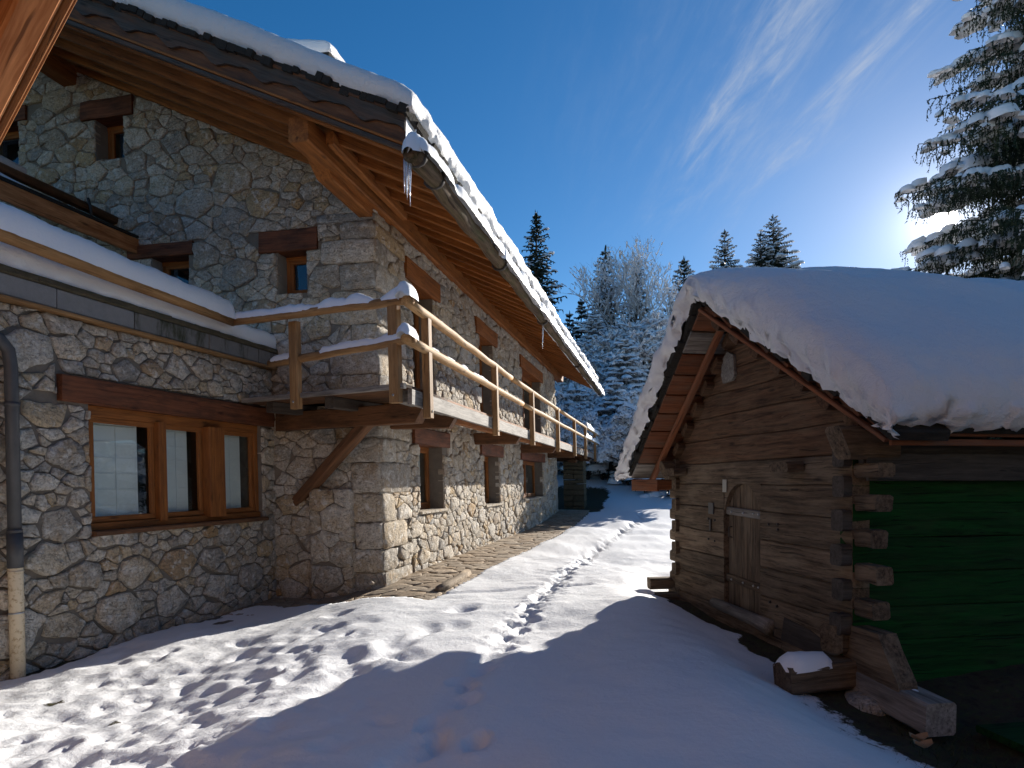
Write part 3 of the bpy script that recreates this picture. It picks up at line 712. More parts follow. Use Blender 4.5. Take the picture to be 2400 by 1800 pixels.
while a_ < AE1 - .1:
    mb = MB(); b_in = BR if a_ < .1 else -.55
    mb.beam(W(a_, BE - .03, zr(BE - .03) + .10), W(a_, b_in, zr(b_in) + .10), .10, .20, bev=.01, seg=4, tint=U(.35, .85)); mb.build('rafter', 'larch', roofo)
    a_ += .52; k += 1
for (b_, zt, sz, aend) in ((.0, zr(.0) - .005, (.26, .30), -2.02), (-5.35, zr(-5.35), (.28, .30), -1.95)):
    mb = MB(); mb.beam(W(aend, b_, zt - sz[1] / 2), W(FLEN + 1.6 if b_ > -1 else .4, b_, zt - sz[1] / 2), *sz, bev=.02, seg=12, jit=.003, tint=.6); pur = mb.build('purlin', 'larch', roofo)
mb = MB(); mb.beam(W(-1.5, -.10, zr(-.08) - .33), W(.3, -.10, zr(-.08) - .36), .22, .2, bev=.015, tint=.65, cut0=.3); mb.build('corbel', 'larch', roofo)
mb = MB(); mb.beam(W(-1.75, .26, zr(.26) - .03), W(.6, .26, zr(.26) - .05), .10, .16, bev=.015, tint=.75); mb.build('purlin', 'larch', roofo)
# verge boards, the upper one cut in waves
def verge_pt(b, z, a=AE0): return W(a, b, z)
def vz(b, f): return zr(b) - .02 + .42 * f                     # f 0..1 over the board height
mb = MB(); mb.prism([W(AE0 + .02, BE + .02, vz(BE, 0)), W(AE0 + .02, BR, vz(BR, 0)), W(AE0 + .02, BR, vz(BR, .98)), W(AE0 + .02, BE + .02, vz(BE, .98))], D2 * .03, axis=W(0, BE, zr(BE)) - W(0, BR, zr(BR)))
mb.build('verge_board', 'barge_brown', roofo)
up_pts = [(BE + .02, .96)] + [(BR, .96)]
wav = []
nw = 150
for i in range(nw + 1):
    b_ = BR + (BE + .02 - BR) * i / nw; ph = (BE - b_) / .62 * 2 * math.pi
    wav.append((b_, .55 + .10 * math.sin(ph) + .045 * math.sin(2 * ph + .8)))
mb = MB(); out_ = [W(AE0 - .022, b_, vz(b_, f)) for b_, f in up_pts] + [W(AE0 - .022, b_, vz(b_, f)) for b_, f in wav]
# strip of quads so the long concave outline stays clean
vs_, fs_, gs_ = [], [], []
for (b_, f) in wav:
    for dd in (0, .034):
        for ff in (f, .96): vs_.append(W(AE0 - .022 + dd, b_, vz(b_, ff))); gs_.append((b_ * 1.1, ff * .4 + dd, dd))
for i in range(nw):
    o = i * 4; p_ = o + 4
    fs_ += [(o, p_, p_ + 1, o + 1), (o + 2, o + 3, p_ + 3, p_ + 2), (o, o + 2, p_ + 2, p_), (o + 1, p_ + 1, p_ + 3, o + 3)]
fs_ += [(nw * 4, nw * 4 + 2, nw * 4 + 3, nw * 4 + 1), (0, 1, 3, 2)]
mb = MB(); mb.add(vs_, fs_, gs_, .5); mb.build('scalloped_board', 'barge_dark', roofo)
for f0, th_, mt_ in ((.97, .035, 'barge_brown'), (.16, .03, 'larch'), (.03, .05, 'barge_dark')):
    mb = MB(); mb.beam(W(AE0 - .012, BE + .02, vz(BE, f0)), W(AE0 - .012, BR, vz(BR, f0)), .05, th_, bev=.006, seg=6); mb.build('verge_strip', mt_, roofo)
# shingle butts under the snow along the verge and the eave
rs2 = random.Random(5)
b_ = BE + .08
while b_ > BR:
    w_ = rs2.uniform(.07, .15); z_ = zs(b_) + .205
    mb = MB(); ex = rs2.uniform(.03, .1); mb.beam(W(AE0 - ex, b_ - w_ / 2, z_ + rs2.uniform(-.01, .035)), W(AE0 + .4, b_ - w_ / 2, z_), w_ * 1.04, rs2.uniform(.05, .10), up=(.47 * N2.x, .47 * N2.y, 1), bev=.006); mb.build('shingle', 'shingle', roofo); b_ -= w_
a_ = AE0 + .02
while a_ < AE1:
    w_ = rs2.uniform(.12, .22) * (1 if a_ < 8 else 1.6); z_ = zs(BE + .05) + .185
    mb = MB(); mb.beam(W(a_ + w_ / 2, BE + rs2.uniform(.05, .10), z_ - .02), W(a_ + w_ / 2, BE - .4, z_ + .19), w_ * 1.02, rs2.uniform(.05, .08), bev=.006); mb.build('shingle', 'shingle', roofo); a_ += w_
mb = MB(); mb.prism([W(AE0, BE + .015, zr(BE) + .05), W(AE1, BE + .015, zr(BE) + .05), W(AE1, BE + .03, zs(BE) + .15), W(AE0, BE + .03, zs(BE) + .15)], N2 * -.006); mb.build('metal_fascia', 'white_metal', roofo)
# hollowed log gutters on iron hooks
GB = BE + .15
gz_ = lambda a: 5.02 + .012 * math.sin(a * 1.3) + .012 * math.sin(a * 2.9)
for (g0, g1, r0) in ((-2.38, 1.45, .10), (1.35, 5.35, .078), (5.25, 11.2, .072), (11.1, 18.3, .07)):
    m_ = 14; mb = MB(); mb.log([W(g0 + (g1 - g0) * i / m_, GB + .012 * math.sin(i * 1.7 + g0), gz_(g0 + (g1 - g0) * i / m_)) for i in range(m_ + 1)], [r0 * (1.12 - .2 * i / m_) for i in range(m_ + 1)], 12, jit=.07)
    mb.build('gutter_log', 'gutter_wood', chalet, True)
for hk, tilt in ((-2.3, 1), (-1.72, 1), (1.4, 1), (5.3, 1), (11.1, 1)):
    pts = []
    for i in range(10):
        t = math.radians(150 + 235 * i / 9); pts.append(W(hk, GB + .125 * math.cos(t), gz_(hk) + .02 + .125 * math.sin(t)))
    pts = [W(hk, BE + .02, gz_(hk) + .14)] + pts
    mb = MB(); mb.log(pts, [.018] * 6 + [.024] * 5, 8); mb.build('gutter_hook', 'iron', chalet, True)
# chimney
ch = MB(); cb = (.9, -1.35); zt = 8.22
ch.prism([W(cb[0] - .3, cb[1] - .33, 6.2), W(cb[0] - .3, cb[1] + .33, 6.2), W(cb[0] - .3, cb[1] + .33, zt), W(cb[0] - .3, cb[1] - .33, zt)], D2 * .6); cho = ch.build('chimney', 'shingle', roofo)
ch = MB(); ch.beam(W(cb[0], cb[1] - .48, zt + .10), W(cb[0], cb[1] + .44, zt + .03), .8, .12, bev=.02); ch.build('chimney_cap', 'shingle', roofo)

# ------------------------------------------------------------------ snow shapes
def edge_prof(lo, hi, n_, r, bul, both=True, geo=False):
    pf = [(lo + .02, -.06), (lo - bul * .5, .10), (lo - bul, .30), (lo - bul * .95, .52), (lo - bul * .5, .72), (lo + r * .12, .87), (lo + r * .4, .96), (lo + r * .75, .995)]
    mid = [(lo + r + (hi - lo - r - (r if both else 0)) * ((i / n_) ** (1.8 if geo else 1)), 1.0) for i in range(n_ + 1)]
    if both: mid += [(lo + hi - p_, f_) for p_, f_ in reversed(pf)]
    return pf + mid
def snow_slab(up_, vp_, B, T, amp=None, Nrm=Vector((0, 0, 1))):
    rows = []
    for (u, fu) in up_:
        row = []
        for (v, fv) in vp_:
            p_ = B(u, v); f = min(fu, fv) if min(fu, fv) < .05 else fu * fv
            q_ = p_ + Nrm * (T(u, v) * f)
            if amp:
                am, fr_, e_ = amp(u, v, fu, fv)
                nv = mnoise.noise_vector(q_ * fr_) * am + mnoise.noise_vector(q_ * fr_ * 2.7) * am * .45
                q_ = q_ + nv * e_
            row.append(q_)
        rows.append(row)
    mb = MB(); mb.grid(rows); return mb
def dense(prof, step):
    out = []
    for (p0, f0), (p1, f1) in zip(prof, prof[1:]):
        m_ = max(1, int(math.hypot(p1 - p0, (f1 - f0) * .3) / step))
        for k in range(m_): out.append((p0 + (p1 - p0) * k / m_, f0 + (f1 - f0) * k / m_))
    return out + [prof[-1]]
# main roof: rounded slab, crumbly where it broke off along the eave
ua = edge_prof(AE0 - .04, AE1, 240, .35, .06, True, True); va = dense(edge_prof(-BE - .09, -BR, 26, .35, .05, False, True), .024)
def amp_main(u, v, fu, fv):
    e = 1 - min(fu, fv); ev = 1 - fv
    return (.020 + .042 * ss(.02, .5, ev) * ss(-2.1, -1.8, u) * (.6 + .8 * abs(n1((u * .8, 3, 0)))), 3.4, 1.0 if min(fu, fv) > -.05 else .3)
mb = snow_slab(dense(ua, .06), va, lambda u, v: W(u, -v, zs(-v) + .225), lambda u, v: .36 + .07 * n1((u * .9, v * .5, 1)) - .12 * ss(.5, -1.4, v) * ss(2, 10, u), amp_main)
tag(mb.build('roof_snow', 'snow_rough', None, True), 'thick white snow slab lying on the big chalet roof', 'snow', kind='stuff')
mb = snow_slab(edge_prof(cb[0] - .40, cb[0] + .40, 6, .2, .03), edge_prof(cb[1] - .46, cb[1] + .44, 6, .2, .03), lambda u, v: W(u, v, zt + .12 - .07 * (v - cb[1])), lambda u, v: .22 + .12 * ss(.3, -.5, v - cb[1]), lambda u, v, fu, fv: (.02, 6, 1))
tag(mb.build('chimney_snow', 'snow', None, True), 'cap of snow on top of the chalet chimney', 'snow', kind='stuff')
def rail_snow(mb, pts, w_, h_, lump=.3, gaps=(), n_=9, z_off=0.0, fr_=3.0, seed=0, side=0.0):
    """lumpy ridge of snow lying along a log: half-round section whose size wanders"""
    pts = [Vector(p_) for p_ in pts]; out = []; s = 0
    L = sum((pts[i + 1] - pts[i]).length for i in range(len(pts) - 1)); m_ = max(6, int(L / .05)); rows = []
    acc = [0]
    for i in range(len(pts) - 1): acc.append(acc[-1] + (pts[i + 1] - pts[i]).length)
    for k in range(m_ + 1):
        d = L * k / m_; i = max(j for j in range(len(pts) - 1) if acc[j] <= d + 1e-9) if d < L else len(pts) - 2
        f = (d - acc[i]) / (acc[i + 1] - acc[i]); p_ = pts[i].lerp(pts[i + 1], f); ax = (pts[i + 1] - pts[i]).normalized(); sd_ = ax.cross(Vector((0, 0, 1))).normalized()
        e = min(1, math.sqrt(max(0, min(d, L - d)) / .10 + .001))
        sz = e * (1 + lump * 1.6 * n1((d * fr_ + seed * 7, seed, 0)) + lump * .5 * n1((d * fr_ * 4 + seed * 3, 1, 0)))
        for (g0, g1) in gaps:
            if g0 < d < g1: sz *= max(.05, 1 - 6 * min(d - g0, g1 - d) / .3) if min(d - g0, g1 - d) < .05 else .04
        row = []
        for j in range(n_):
            t = math.pi * (j / (n_ - 1)) ; x = math.cos(t) * w_ * (.55 + .45 * min(1, sz)); z = math.sin(t) ** .75 * h_ * max(.02, sz) - (.35 * w_ * abs(math.cos(t)) ** 2)
            q_ = p_ + sd_ * (x + side * w_) + Vector((0, 0, z + z_off)); row.append(q_ + mnoise.noise_vector(q_ * 14) * .008)
        rows.append(row)
    mb.grid(rows)
mb = MB()
rail_snow(mb, [W(-2.42, GB + .04, gz_(0) + .05), W(1.4, GB + .04, gz_(0) + .06)], .14, .18, .75, seed=1, z_off=.0, fr_=2.2)
rail_snow(mb, [W(1.0, GB + .075, gz_(0) + .05), W(5.3, GB + .075, gz_(0) + .05)], .13, .20, .6, seed=2, z_off=-.05, fr_=2.0)
rail_snow(mb, [W(5.2, GB + .07, gz_(0) + .05), W(18.4, GB + .07, gz_(0) + .04)], .14, .20, .6, seed=3, z_off=-.06, fr_=2.0)
rail_snow(mb, [W(-2.5, GB - .02, gz_(0) + .0), W(-2.18, GB + .0, gz_(0) + .09)], .11, .2, .1, seed=8)
tag(mb.build('gutter_snow', 'snow', None, True), 'snow heaped in the wooden log gutter below the eave', 'snow', kind='stuff')

# ------------------------------------------------------------------ annex with the wide window
annex = thing('stone_annex', 'low rubble stone annex with wide three pane window and concrete coping', 'annex', tuple(A0))
FA = lambda s, z, h: WA(-s, h, z)                               # s runs from the near left end (-6.5) to the gable (0)
ahole = (-3.2, -.29, .93, 2.31)
aw = MB(); strips(aw, FA, -6.5, 0.0, -.6, lambda s: 3.17, [ahole], .45); annex_wall = aw.build('annex_wall', 'mortar', annex)
mb = MB(); mb.prism([WA(6.5, -.45, 3.10), WA(-.0, -.45, 3.10), WA(-.0, -4.5, 3.10), WA(6.5, -4.5, 3.10)], (0, 0, .12)); mb.build('terrace_slab', 'concrete', annex)
acells = cells([(-6.4, -.45), (.03, -.45), (.03, 3.18), (-6.4, 3.18)], [(.22, .33, 260), (.15, .2, 700), (.095, .13, 1800), (.05, .07, 2600), (.03, .04, 1800)], 1.4, [ahole, (-3.58, .05, 2.28, 2.60)], 61,
               [(-4.1, .05, .42), (-3.55, .0, .28), (-2.9, .02, .38), (-2.1, .0, .33), (-1.3, .05, .34), (-.6, .1, .36), (-3.9, 2.75, .38), (-3.5, 1.75, .26), (-2.0, .45, .36), (-3.55, 1.05, .3)])
alist = sorted([(pix_area(c, FA), c) for c in acells], key=lambda s: -s[0]); restA = MB(); rs = random.Random(12)
for k, (ar, c) in enumerate(alist):
    if k < 290 and ar > 0: mb = MB(); stone(mb, c, FA, proud=(.015, .07), rr=rs, gap=.010); mb.build('stone', 'stone', annex_wall, True)
    else: stone(restA, c, FA, proud=(.015, .06), rr=rs)
restA.build('small_stones', 'stone', annex_wall, True, kind='stuff')
lintel(annex, FA, -3.56, -.02, 2.305, 2.575, .075, .42, 'lintel_wood')
def annex_window():
    # heavy post between the double and the single light
    win = window(annex, FA, -3.2, -.29, .95, 2.31, .10, .09, mull=(-2.35,), blind=False)
    return win
hn = AN
def abar(mb, s0, z0, s1, z1, w_, th_, h): mb.beam(FA(s0, z0, h), FA(s1, z1, h), w_, th_, up=hn, bev=.008, seg=3)
fr_ = MB(); abar(fr_, -3.2, 2.25, -.29, 2.25, .12, .10, -.10); abar(fr_, -3.2, .985, -.29, .985, .08, .12, -.09)
abar(fr_, -3.165, 1.03, -3.165, 2.19, .07, .10, -.102); abar(fr_, -.33, 1.03, -.33, 2.19, .08, .10, -.102)
awin = fr_.build('window', 'larch_frame', annex)
mb = MB(); mb.beam(FA(-3.22, .92, -.01), FA(-.27, .92, -.01), .22, .055, bev=.012); mb.build('window_sill', 'brown_beam', annex)
mb = MB(); mb.beam(FA(-1.27, 1.0, -.05), FA(-1.27, 2.2, -.05), .30, .19, up=hn, bev=.012, seg=3, tint=.45); mb.build('window_post', 'larch_frame', annex)
mb = MB(); mb.beam(FA(-2.17, 1.0, -.06), FA(-2.17, 2.2, -.06), .12, .12, up=hn, bev=.01, seg=3, tint=.4); mb.build('mullion', 'larch_frame', awin)
for (s0, s1) in ((-3.13, -2.23), (-2.11, -1.42), (-1.12, -.37)):
    cs = MB(); c_ = .065
    abar(cs, s0, 2.16, s1, 2.16, c_, .05, -.10); abar(cs, s0, 1.06, s1, 1.06, c_, .05, -.10); abar(cs, s0 + c_ / 2, 1.09, s0 + c_ / 2, 2.13, c_, .046, -.10); abar(cs, s1 - c_ / 2, 1.09, s1 - c_ / 2, 2.13, c_, .046, -.10)
    cs.build('casement', 'larch_frame', awin)
    pn = MB(); pn.prism([FA(s0 + .05, 1.08, -.11), FA(s1 - .05, 1.08, -.11), FA(s1 - .05, 2.14, -.11), FA(s0 + .05, 2.14, -.11)], hn * -.006); pn.build('pane', 'glass', awin)
    bl = MB(); bl.prism([FA(s0 + .02, 1.03, -.20), FA(s1 - .14, 1.03, -.20), FA(s1 - .14, 2.19, -.20), FA(s0 + .02, 2.19, -.20)], hn * -.004); bl.build('blind', 'blind', awin)
    for i in range(1, 7):
        z_ = 1.03 + .18 * i; sm = MB(); sm.beam(FA(s0 + .02, z_, -.195), FA(s1 - .15, z_, -.195), .009, .006); sm.build('blind_seam', 'white_metal', awin)
    sm = MB(); xm = s0 + (s1 - s0) * .5; sm.beam(FA(xm, 1.04, -.192), FA(xm, 2.18, -.192), .008, .005, up=hn); sm.build('blind_seam', 'white_metal', awin)
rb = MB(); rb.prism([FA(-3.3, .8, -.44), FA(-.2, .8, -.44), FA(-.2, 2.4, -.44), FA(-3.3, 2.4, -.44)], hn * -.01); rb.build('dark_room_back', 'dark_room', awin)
# coping: metal-edged ledge, concrete blocks, mossy top course
mb = MB(); mb.beam(FA(-6.5, 3.195, .06), FA(.03, 3.195, .06), .16, .035, bev=.006, seg=4); mb.build('coping_ledge', 'pine_post', annex)
s_ = -6.5; k = 0
while s_ < .02:
    L = min(R.choice((.95, .8, .62, .5)) if s_ < -3.2 else R.uniform(.30, .42), .03 - s_)
    if L < .05: break
    mb = MB(); tn = .2 if s_ < -3.0 else .85
    mb.beam(FA(s_ + .006, 3.32, -.06 + U(-.006, .006)), FA(s_ + L - .006, 3.32, -.06), .38, .205, bev=.012, tint=tn); mb.build('coping_block', 'concrete', annex); s_ += L
s_ = -6.5
while s_ < 0:
    L = min(U(.35, .8), .03 - s_)
    if L < .05: break
    mb = MB(); mb.beam(FA(s_, 3.455, -.05 + U(-.01, .01)), FA(s_ + L, 3.455, -.05), .42, .062 + U(0, .012), bev=.015, seg=4, jit=.004); mb.build('coping_slab', 'moss_shade_stone', annex); s_ += L
mb = snow_slab(dense(edge_prof(-6.6, .10, 60, .3, .0), .05), edge_prof(-.20, 2.6, 14, .26, .0, False, True), lambda u, v: FA(u, 3.48, -v - .08), lambda u, v: .33 + .02 * n1((u, v, 3)) - .05 * ss(.3, -.1, v), lambda u, v, fu, fv: (.018, 5, 1))
tag(mb.build('terrace_snow', 'snow', None, True), 'snow covering the terrace and coping above the wide window', 'snow', kind='stuff')

# terrace railing log with its posts
tr_ = thing('terrace_railing', 'thick snow covered handrail log along the annex terrace edge', 'railing', tuple(WA(1.0, 0, 3.4)))
rail_pts = [Vector((-3.80, 9.02, 3.66)), Vector((-3.98, 8.2, 3.67)), Vector((-4.28, 7.1, 3.69)), Vector((-4.56, 6.05, 3.72)), Vector((-5.1, 4.1, 3.76))]
mb = MB(); mb.log(rail_pts, [.07, .075, .08, .083, .09], 12, jit=.02); mb.build('handrail', 'pine_post', tr_, True)
for p_ in ((-4.12, 7.95), (-4.5, 6.6), (-4.95, 5.0)):
    mb = MB(); mb.beam((p_[0] - .25, p_[1] + .05, 3.2), (p_[0] - .22, p_[1] + .05, 3.62), .10, .10, up=AN); mb.build('post', 'pine_post', tr_)
mb = MB(); rail_snow(mb, [p_ + Vector((-.02, 0, .035)) for p_ in rail_pts], .115, .23, .12, seed=4, fr_=1.5, n_=11)
tag(mb.build('railing_snow', 'snow', None, True), 'deep smooth snow ridge lying on the terrace handrail log', 'snow', kind='stuff')

# lean-to roof against the gable above the terrace
lt = thing('lean_to_roof', 'orange timber edged lean-to roof against the gable above the terrace', 'roof', tuple(W(-1, -4.4, 4)))
def LT(t, h, z): return Vector((-6.05, 10.75, 0)) + AT * t + AN * h + Vector((0, 0, z))
mb = MB(); mb.beam(LT(-.15, 0, 5.26), LT(6, 0, 5.26), .06, .25, bev=.01, seg=4, tint=.55); mb.build('fascia_board', 'orange_beam', lt)
mb = MB(); mb.prism([LT(-.1, .05, 5.395), LT(6, .05, 5.395), LT(6, -2.5, 6.2), LT(-.1, -2.5, 6.2)], (0, 0, .035)); mb.build('roof_sheet', 'shingle', lt)
mb = MB(); mb.log([LT(-.1, -.42, 5.72), LT(6, -.42, 5.80)], .075, 9); mb.build('snow_guard_log', 'brown_beam', lt, True)
for t_ in (.62, 2.2):
    mb = MB(); mb.log([LT(t_, -.30, 5.55), LT(t_, -.32, 5.72), LT(t_, -.37, 5.86)], .022, 8); mb.build('guard_bracket', 'iron', lt, True)
rows = []
for i in range(40):
    t = 1.0 + i * .13; row = []
    for j in range(9):
        f = j / 8; hh = .03 - f * .40; th_ = .16 * ss(1.1, 3.2, t) * math.sin(math.pi * min(1, f * 1.05)) ** .6
        row.append(LT(t, hh, 5.43 - hh * .32 + th_))
    rows.append(row)
mb = MB(); mb.grid(rows); mb.log([LT(1.6, -.42, 5.84), LT(5, -.42, 5.95)], [.06, .12], 8)
tag(mb.build('lean_to_snow', 'snow', None, True), 'sliding snow left on the orange edged lean-to roof', 'snow', kind='stuff')

# eave corner of the building beside the camera
po = thing('timber_house', 'orange timber verge of the nearest house, cropped at the top left', 'house', (-2.3, 0, 0))
pd_ = Vector((-.84, .54, -.52)).normalized(); P1 = Vector((-.728 * 2.7, 2.7, EYE + 1124 / FPX * 2.7))
pn_ = Vector((-.50, -.72, .10)).normalized()
ups = pd_.cross(pn_).normalized()
if ups.z < 0: ups = -ups
mb = MB(); mb.beam(P1 - pd_ * 1.2, P1 + pd_ * 2.6, .13, .19, up=ups, bev=.012, seg=5, tint=.75); mb.build('rafter', 'orange_beam', po)
sidev = pd_.cross(ups).normalized()
if sidev.x < 0: sidev = -sidev
mb = MB(); mb.beam(P1 - pd_ * 1.2 + sidev * .085 + ups * .03, P1 + pd_ * 2.6 + sidev * .085 + ups * .03, .03, .21, up=ups, bev=.005, seg=3, tint=.35); mb.build('verge_board', 'larch', po)
mb = MB(); mb.beam(P1 - pd_ * 1.2 + sidev * .11 + ups * .05, P1 + pd_ * 2.6 + sidev * .11 + ups * .05, .012, .2, up=ups, bev=.003, seg=3, tint=.55); mb.build('verge_strip', 'larch', po)
mb = MB(); mb.beam(P1 - pd_ * 1.2 - sidev * .62 + ups * .0, P1 + pd_ * 2.6 - sidev * .62, .12, .17, up=ups, bev=.012, seg=5, tint=.5); mb.build('rafter', 'orange_beam', po)
for k in range(14):
    c_ = P1 + pd_ * (-1.1 + k * .26) + ups * .115
    mb = MB(); mb.beam(c_ + sidev * .12, c_ - sidev * 1.6, .25, .025, up=ups, bev=.003, tint=U(.3, .75)); mb.build('soffit_board', 'orange_beam', po)

# unseen house body behind the viewpoint, added to block sky and bounce warm light
hx = Vector((.90, -.436, 0)); hy = Vector((.436, .90, 0)); hc = Vector((-6.2, .6, -.3))
mb = MB(); mb.prism([hc, hc + hx * 13, hc + hx * 13 + Vector((0, 0, 4.6)), hc + hx * 6.5 + Vector((0, 0, 7.4)), hc + Vector((0, 0, 4.6))], hy * -7, axis=hx); mb.build('added_unseen_wall', 'pine_post', po)
mb = MB(); mb.prism([hc + hx * -1.2 + Vector((0, 0, 4.15)), hc + hx * 6.5 + Vector((0, 0, 7.5)), hc + hx * 14.2 + Vector((0, 0, 4.15)), hc + hx * 14.2 + Vector((0, 0, 4.4)), hc + hx * 6.5 + Vector((0, 0, 7.75)), hc + hx * -1.2 + Vector((0, 0, 4.4))], hy * -8); mb.build('roof', 'shingle', po)
# rainwater pipe at the annex corner
dp = thing('drainpipe', 'round downpipe, dark grey above and cream below, at left edge', 'drainpipe', tuple(WA(4.12, .12, -.35)))
pb = WA(4.13, .14, -.4)
def PP(z): return WA(4.13, .14, z)
mb = MB(); mb.log([WA(4.75, .14, 2.86), WA(4.42, .14, 2.85), WA(4.24, .14, 2.80), WA(4.15, .14, 2.70), PP(2.55), PP(1.0)], .056, 16); up_p = mb.build('upper_pipe', 'zinc_pipe', dp, True)
for z_ in (2.2, 1.02, .76):
    mb = MB(); mb.log([PP(z_ - .02), PP(z_ + .02)], .062, 16); mb.build('pipe_collar', 'zinc_pipe', dp, True)
mb = MB(); mb.log([PP(1.0), PP(.68)], .066, 16); mb.build('pipe_socket', 'zinc_pipe', dp, True)
mb = MB(); mb.log([PP(.70), PP(.68), PP(-.45)], [.064, .061, .061], 16); mb.build('lower_pipe', 'cream_pipe', dp, True)
mb = MB(); mb.log([PP(.635), PP(.655)], .066, 16); mb.build('pipe_collar', 'cream_pipe', dp, True)
mb = MB(); mb.log([PP(.255), PP(.27)], .066, 16); mb.log([PP(.262) + AN * .0 - AT * .065, WA(4.04, -.02, .26)], .008, 6); mb.build('pipe_clip', 'steel', dp, True)

# ------------------------------------------------------------------ balcony
bal = thing('timber_balcony', 'long cantilevered timber balcony with peeled log railing round the corner', 'balcony', tuple(W(0, .6, 2.5)))
BB = 1.15; DZ = 2.62
fc = (-1.67, BB); fl = (-.78, -1.70)                              # front edge runs askew to the gable
def fe(f): return (fc[0] + (fl[0] - fc[0]) * f, fc[1] + (fl[1] - fc[1]) * f)
# deck boards: facade run lengthwise, front part in boards parallel to its edge
k = 0
b_ = .06
while b_ < BB - .02:
    mb = MB(); mb.beam(W(-.2, b_ + .065, DZ), W(19.8, b_ + .065, DZ), .128, .035, bev=.004, seg=4, tint=U(.3, .7)); mb.build('deck_board', 'larch', bal); b_ += .136
for k in range(12):
    f0 = .0; o_ = .07 + k * .136; a0 = fc[0] + o_; al = fl[0] + o_ * .98
    bl_ = fl[1]
    if a0 > -.22: a0 = -.22
    p0 = W(a0, BB - .01, DZ); p1 = W(min(al, -.03), bl_, DZ)
    mb = MB(); mb.beam(p0, p1, .126, .035, bev=.004, seg=2, tint=U(.2, .6)); mb.build('deck_board', 'brown_beam', bal)
mb = MB(); mb.beam(W(-1.55, BB - .02, DZ - .115), W(19.8, BB - .02, DZ - .115), .06, .19, bev=.006, seg=8, tint=.75); mb.build('edge_beam', 'grey_timber', bal)
mb = MB(); mb.beam(W(fc[0] - .0, BB - .03, DZ + .0), W(fl[0] - .0, fl[1], DZ + .0), .05, .065, bev=.006, seg=6, tint=.7); mb.build('edge_board', 'grey_timber', bal)
for (f, la) in ((.86, 0), (.47, 0), (.06, 0)):
    e_ = fe(f); mb = MB(); mb.beam(W(e_[0] + .16, e_[1], DZ - .095), W(.0 if f > .2 else .25, e_[1] + (.28 if f > .2 else .0), DZ - .095), .15, .15, bev=.008, tint=.5); mb.build('joist', 'dark_joist' if f > .2 else 'grey_timber', bal)
mb = MB(); mb.beam(W(-.02, -1.60, 2.375), W(-.92, 1.14, 2.375), .17, .27, bev=.012, seg=6, jit=.002, cut1=.17, tint=.5); mb.build('main_beam', 'brown_beam', bal)
for a_ in (.45, 5.0, 9.8, 14.3, 19.0):
    mb = MB(); mb.beam(W(a_, -.2 if a_ < 16 else -1.8, 2.40), W(a_, 1.13, 2.40), .17, .25, bev=.012, seg=3, cut1=.15, tint=.5); mb.build('cantilever_beam', 'brown_beam', bal)
for (a0, a1) in ((.5, 5.0), (5.05, 9.8), (9.85, 14.3), (14.35, 19.0)):
    mb = MB(); mb.beam(W(a0, .62, 2.52), W(a1, .62, 2.52), .11, .12, bev=.01, seg=3, tint=.6); mb.build('joist', 'larch', bal)
s0_, s1_ = W(.02, -1.36, 1.16), W(-.57, .17, 2.36)
mb = MB(); mb.beam(s0_, s1_, .16, .17, up=(-D2.x, -D2.y, .2), bev=.02, seg=4, tint=.55); mb.build('strut', 'brown_beam', bal)
# railings
def rail(pts, r0, r1, name='rail', mt='pine_rail'):
    n_ = len(pts); mb = MB(); mb.log(pts, [r0 + (r1 - r0) * i / (n_ - 1) for i in range(n_)], 12, jit=.03); return mb.build(name, mt, bal, True)
def interp(p0, p1, n_, sag=.01, seed=0): return [Vector(p0).lerp(Vector(p1), i / n_) + Vector((0, 0, sag * n1((i * .7, seed, 2)))) for i in range(n_ + 1)]
RB = BB + .06
top_r = interp(W(-1.80, RB, 3.60), W(3.6, RB, 3.50), 12, .015, 1) + interp(W(3.7, RB, 3.50), W(9.6, RB, 3.48), 8, .015, 2) + interp(W(9.7, RB, 3.48), W(20.6, RB, 3.48), 10, .02, 3)
mid_r = interp(W(-1.84, RB, 3.15), W(4.6, RB, 3.10), 12, .015, 4) + interp(W(4.7, RB, 3.10), W(20.7, RB, 3.08), 14, .02, 5)
rail(top_r[:13], .062, .05); rail(top_r[13:22], .052, .045); rail(top_r[22:], .05, .045); rail(mid_r[:13], .062, .05); rail(mid_r[13:], .052, .045)
fr0, fr1 = W(-1.74, BB + .12, 3.63), Vector((-3.80, 9.02, 3.66)) 
ret_top = interp(fr0, fr1, 10, .012, 6); rail(ret_top, .058, .062, mt='pine_post')
fm0, fm1 = W(-1.76, BB + .14, 3.16), W(-.92, -1.16, 3.10)
ret_mid = interp(fm0, fm1, 8, .012, 7); rail(ret_mid, .052, .058, mt='pine_post')
def post(a_, b_, z0, z1, w_=.135, d_=.10):
    mb = MB(); mb.beam(W(a_, b_, z0), W(a_, b_, z1), w_, d_, up=N2, bev=.012, seg=3, tint=U(.45, .6)); po_ = mb.build('post', 'pine_post', bal)
    bo = MB(); c_ = W(a_, b_, z0 + .085); bo.log([c_ + N2 * (d_ / 2 - .004), c_ + N2 * (d_ / 2 + .01)], .016, 8); bo.build('bolt', 'iron', po_, True); return po_
for a_ in (-1.13, 2.31, 5.64, 9.3, 12.8, 15.9, 19.3): post(a_, BB + .06, 2.28, 3.52 if a_ > 0 else 3.54)
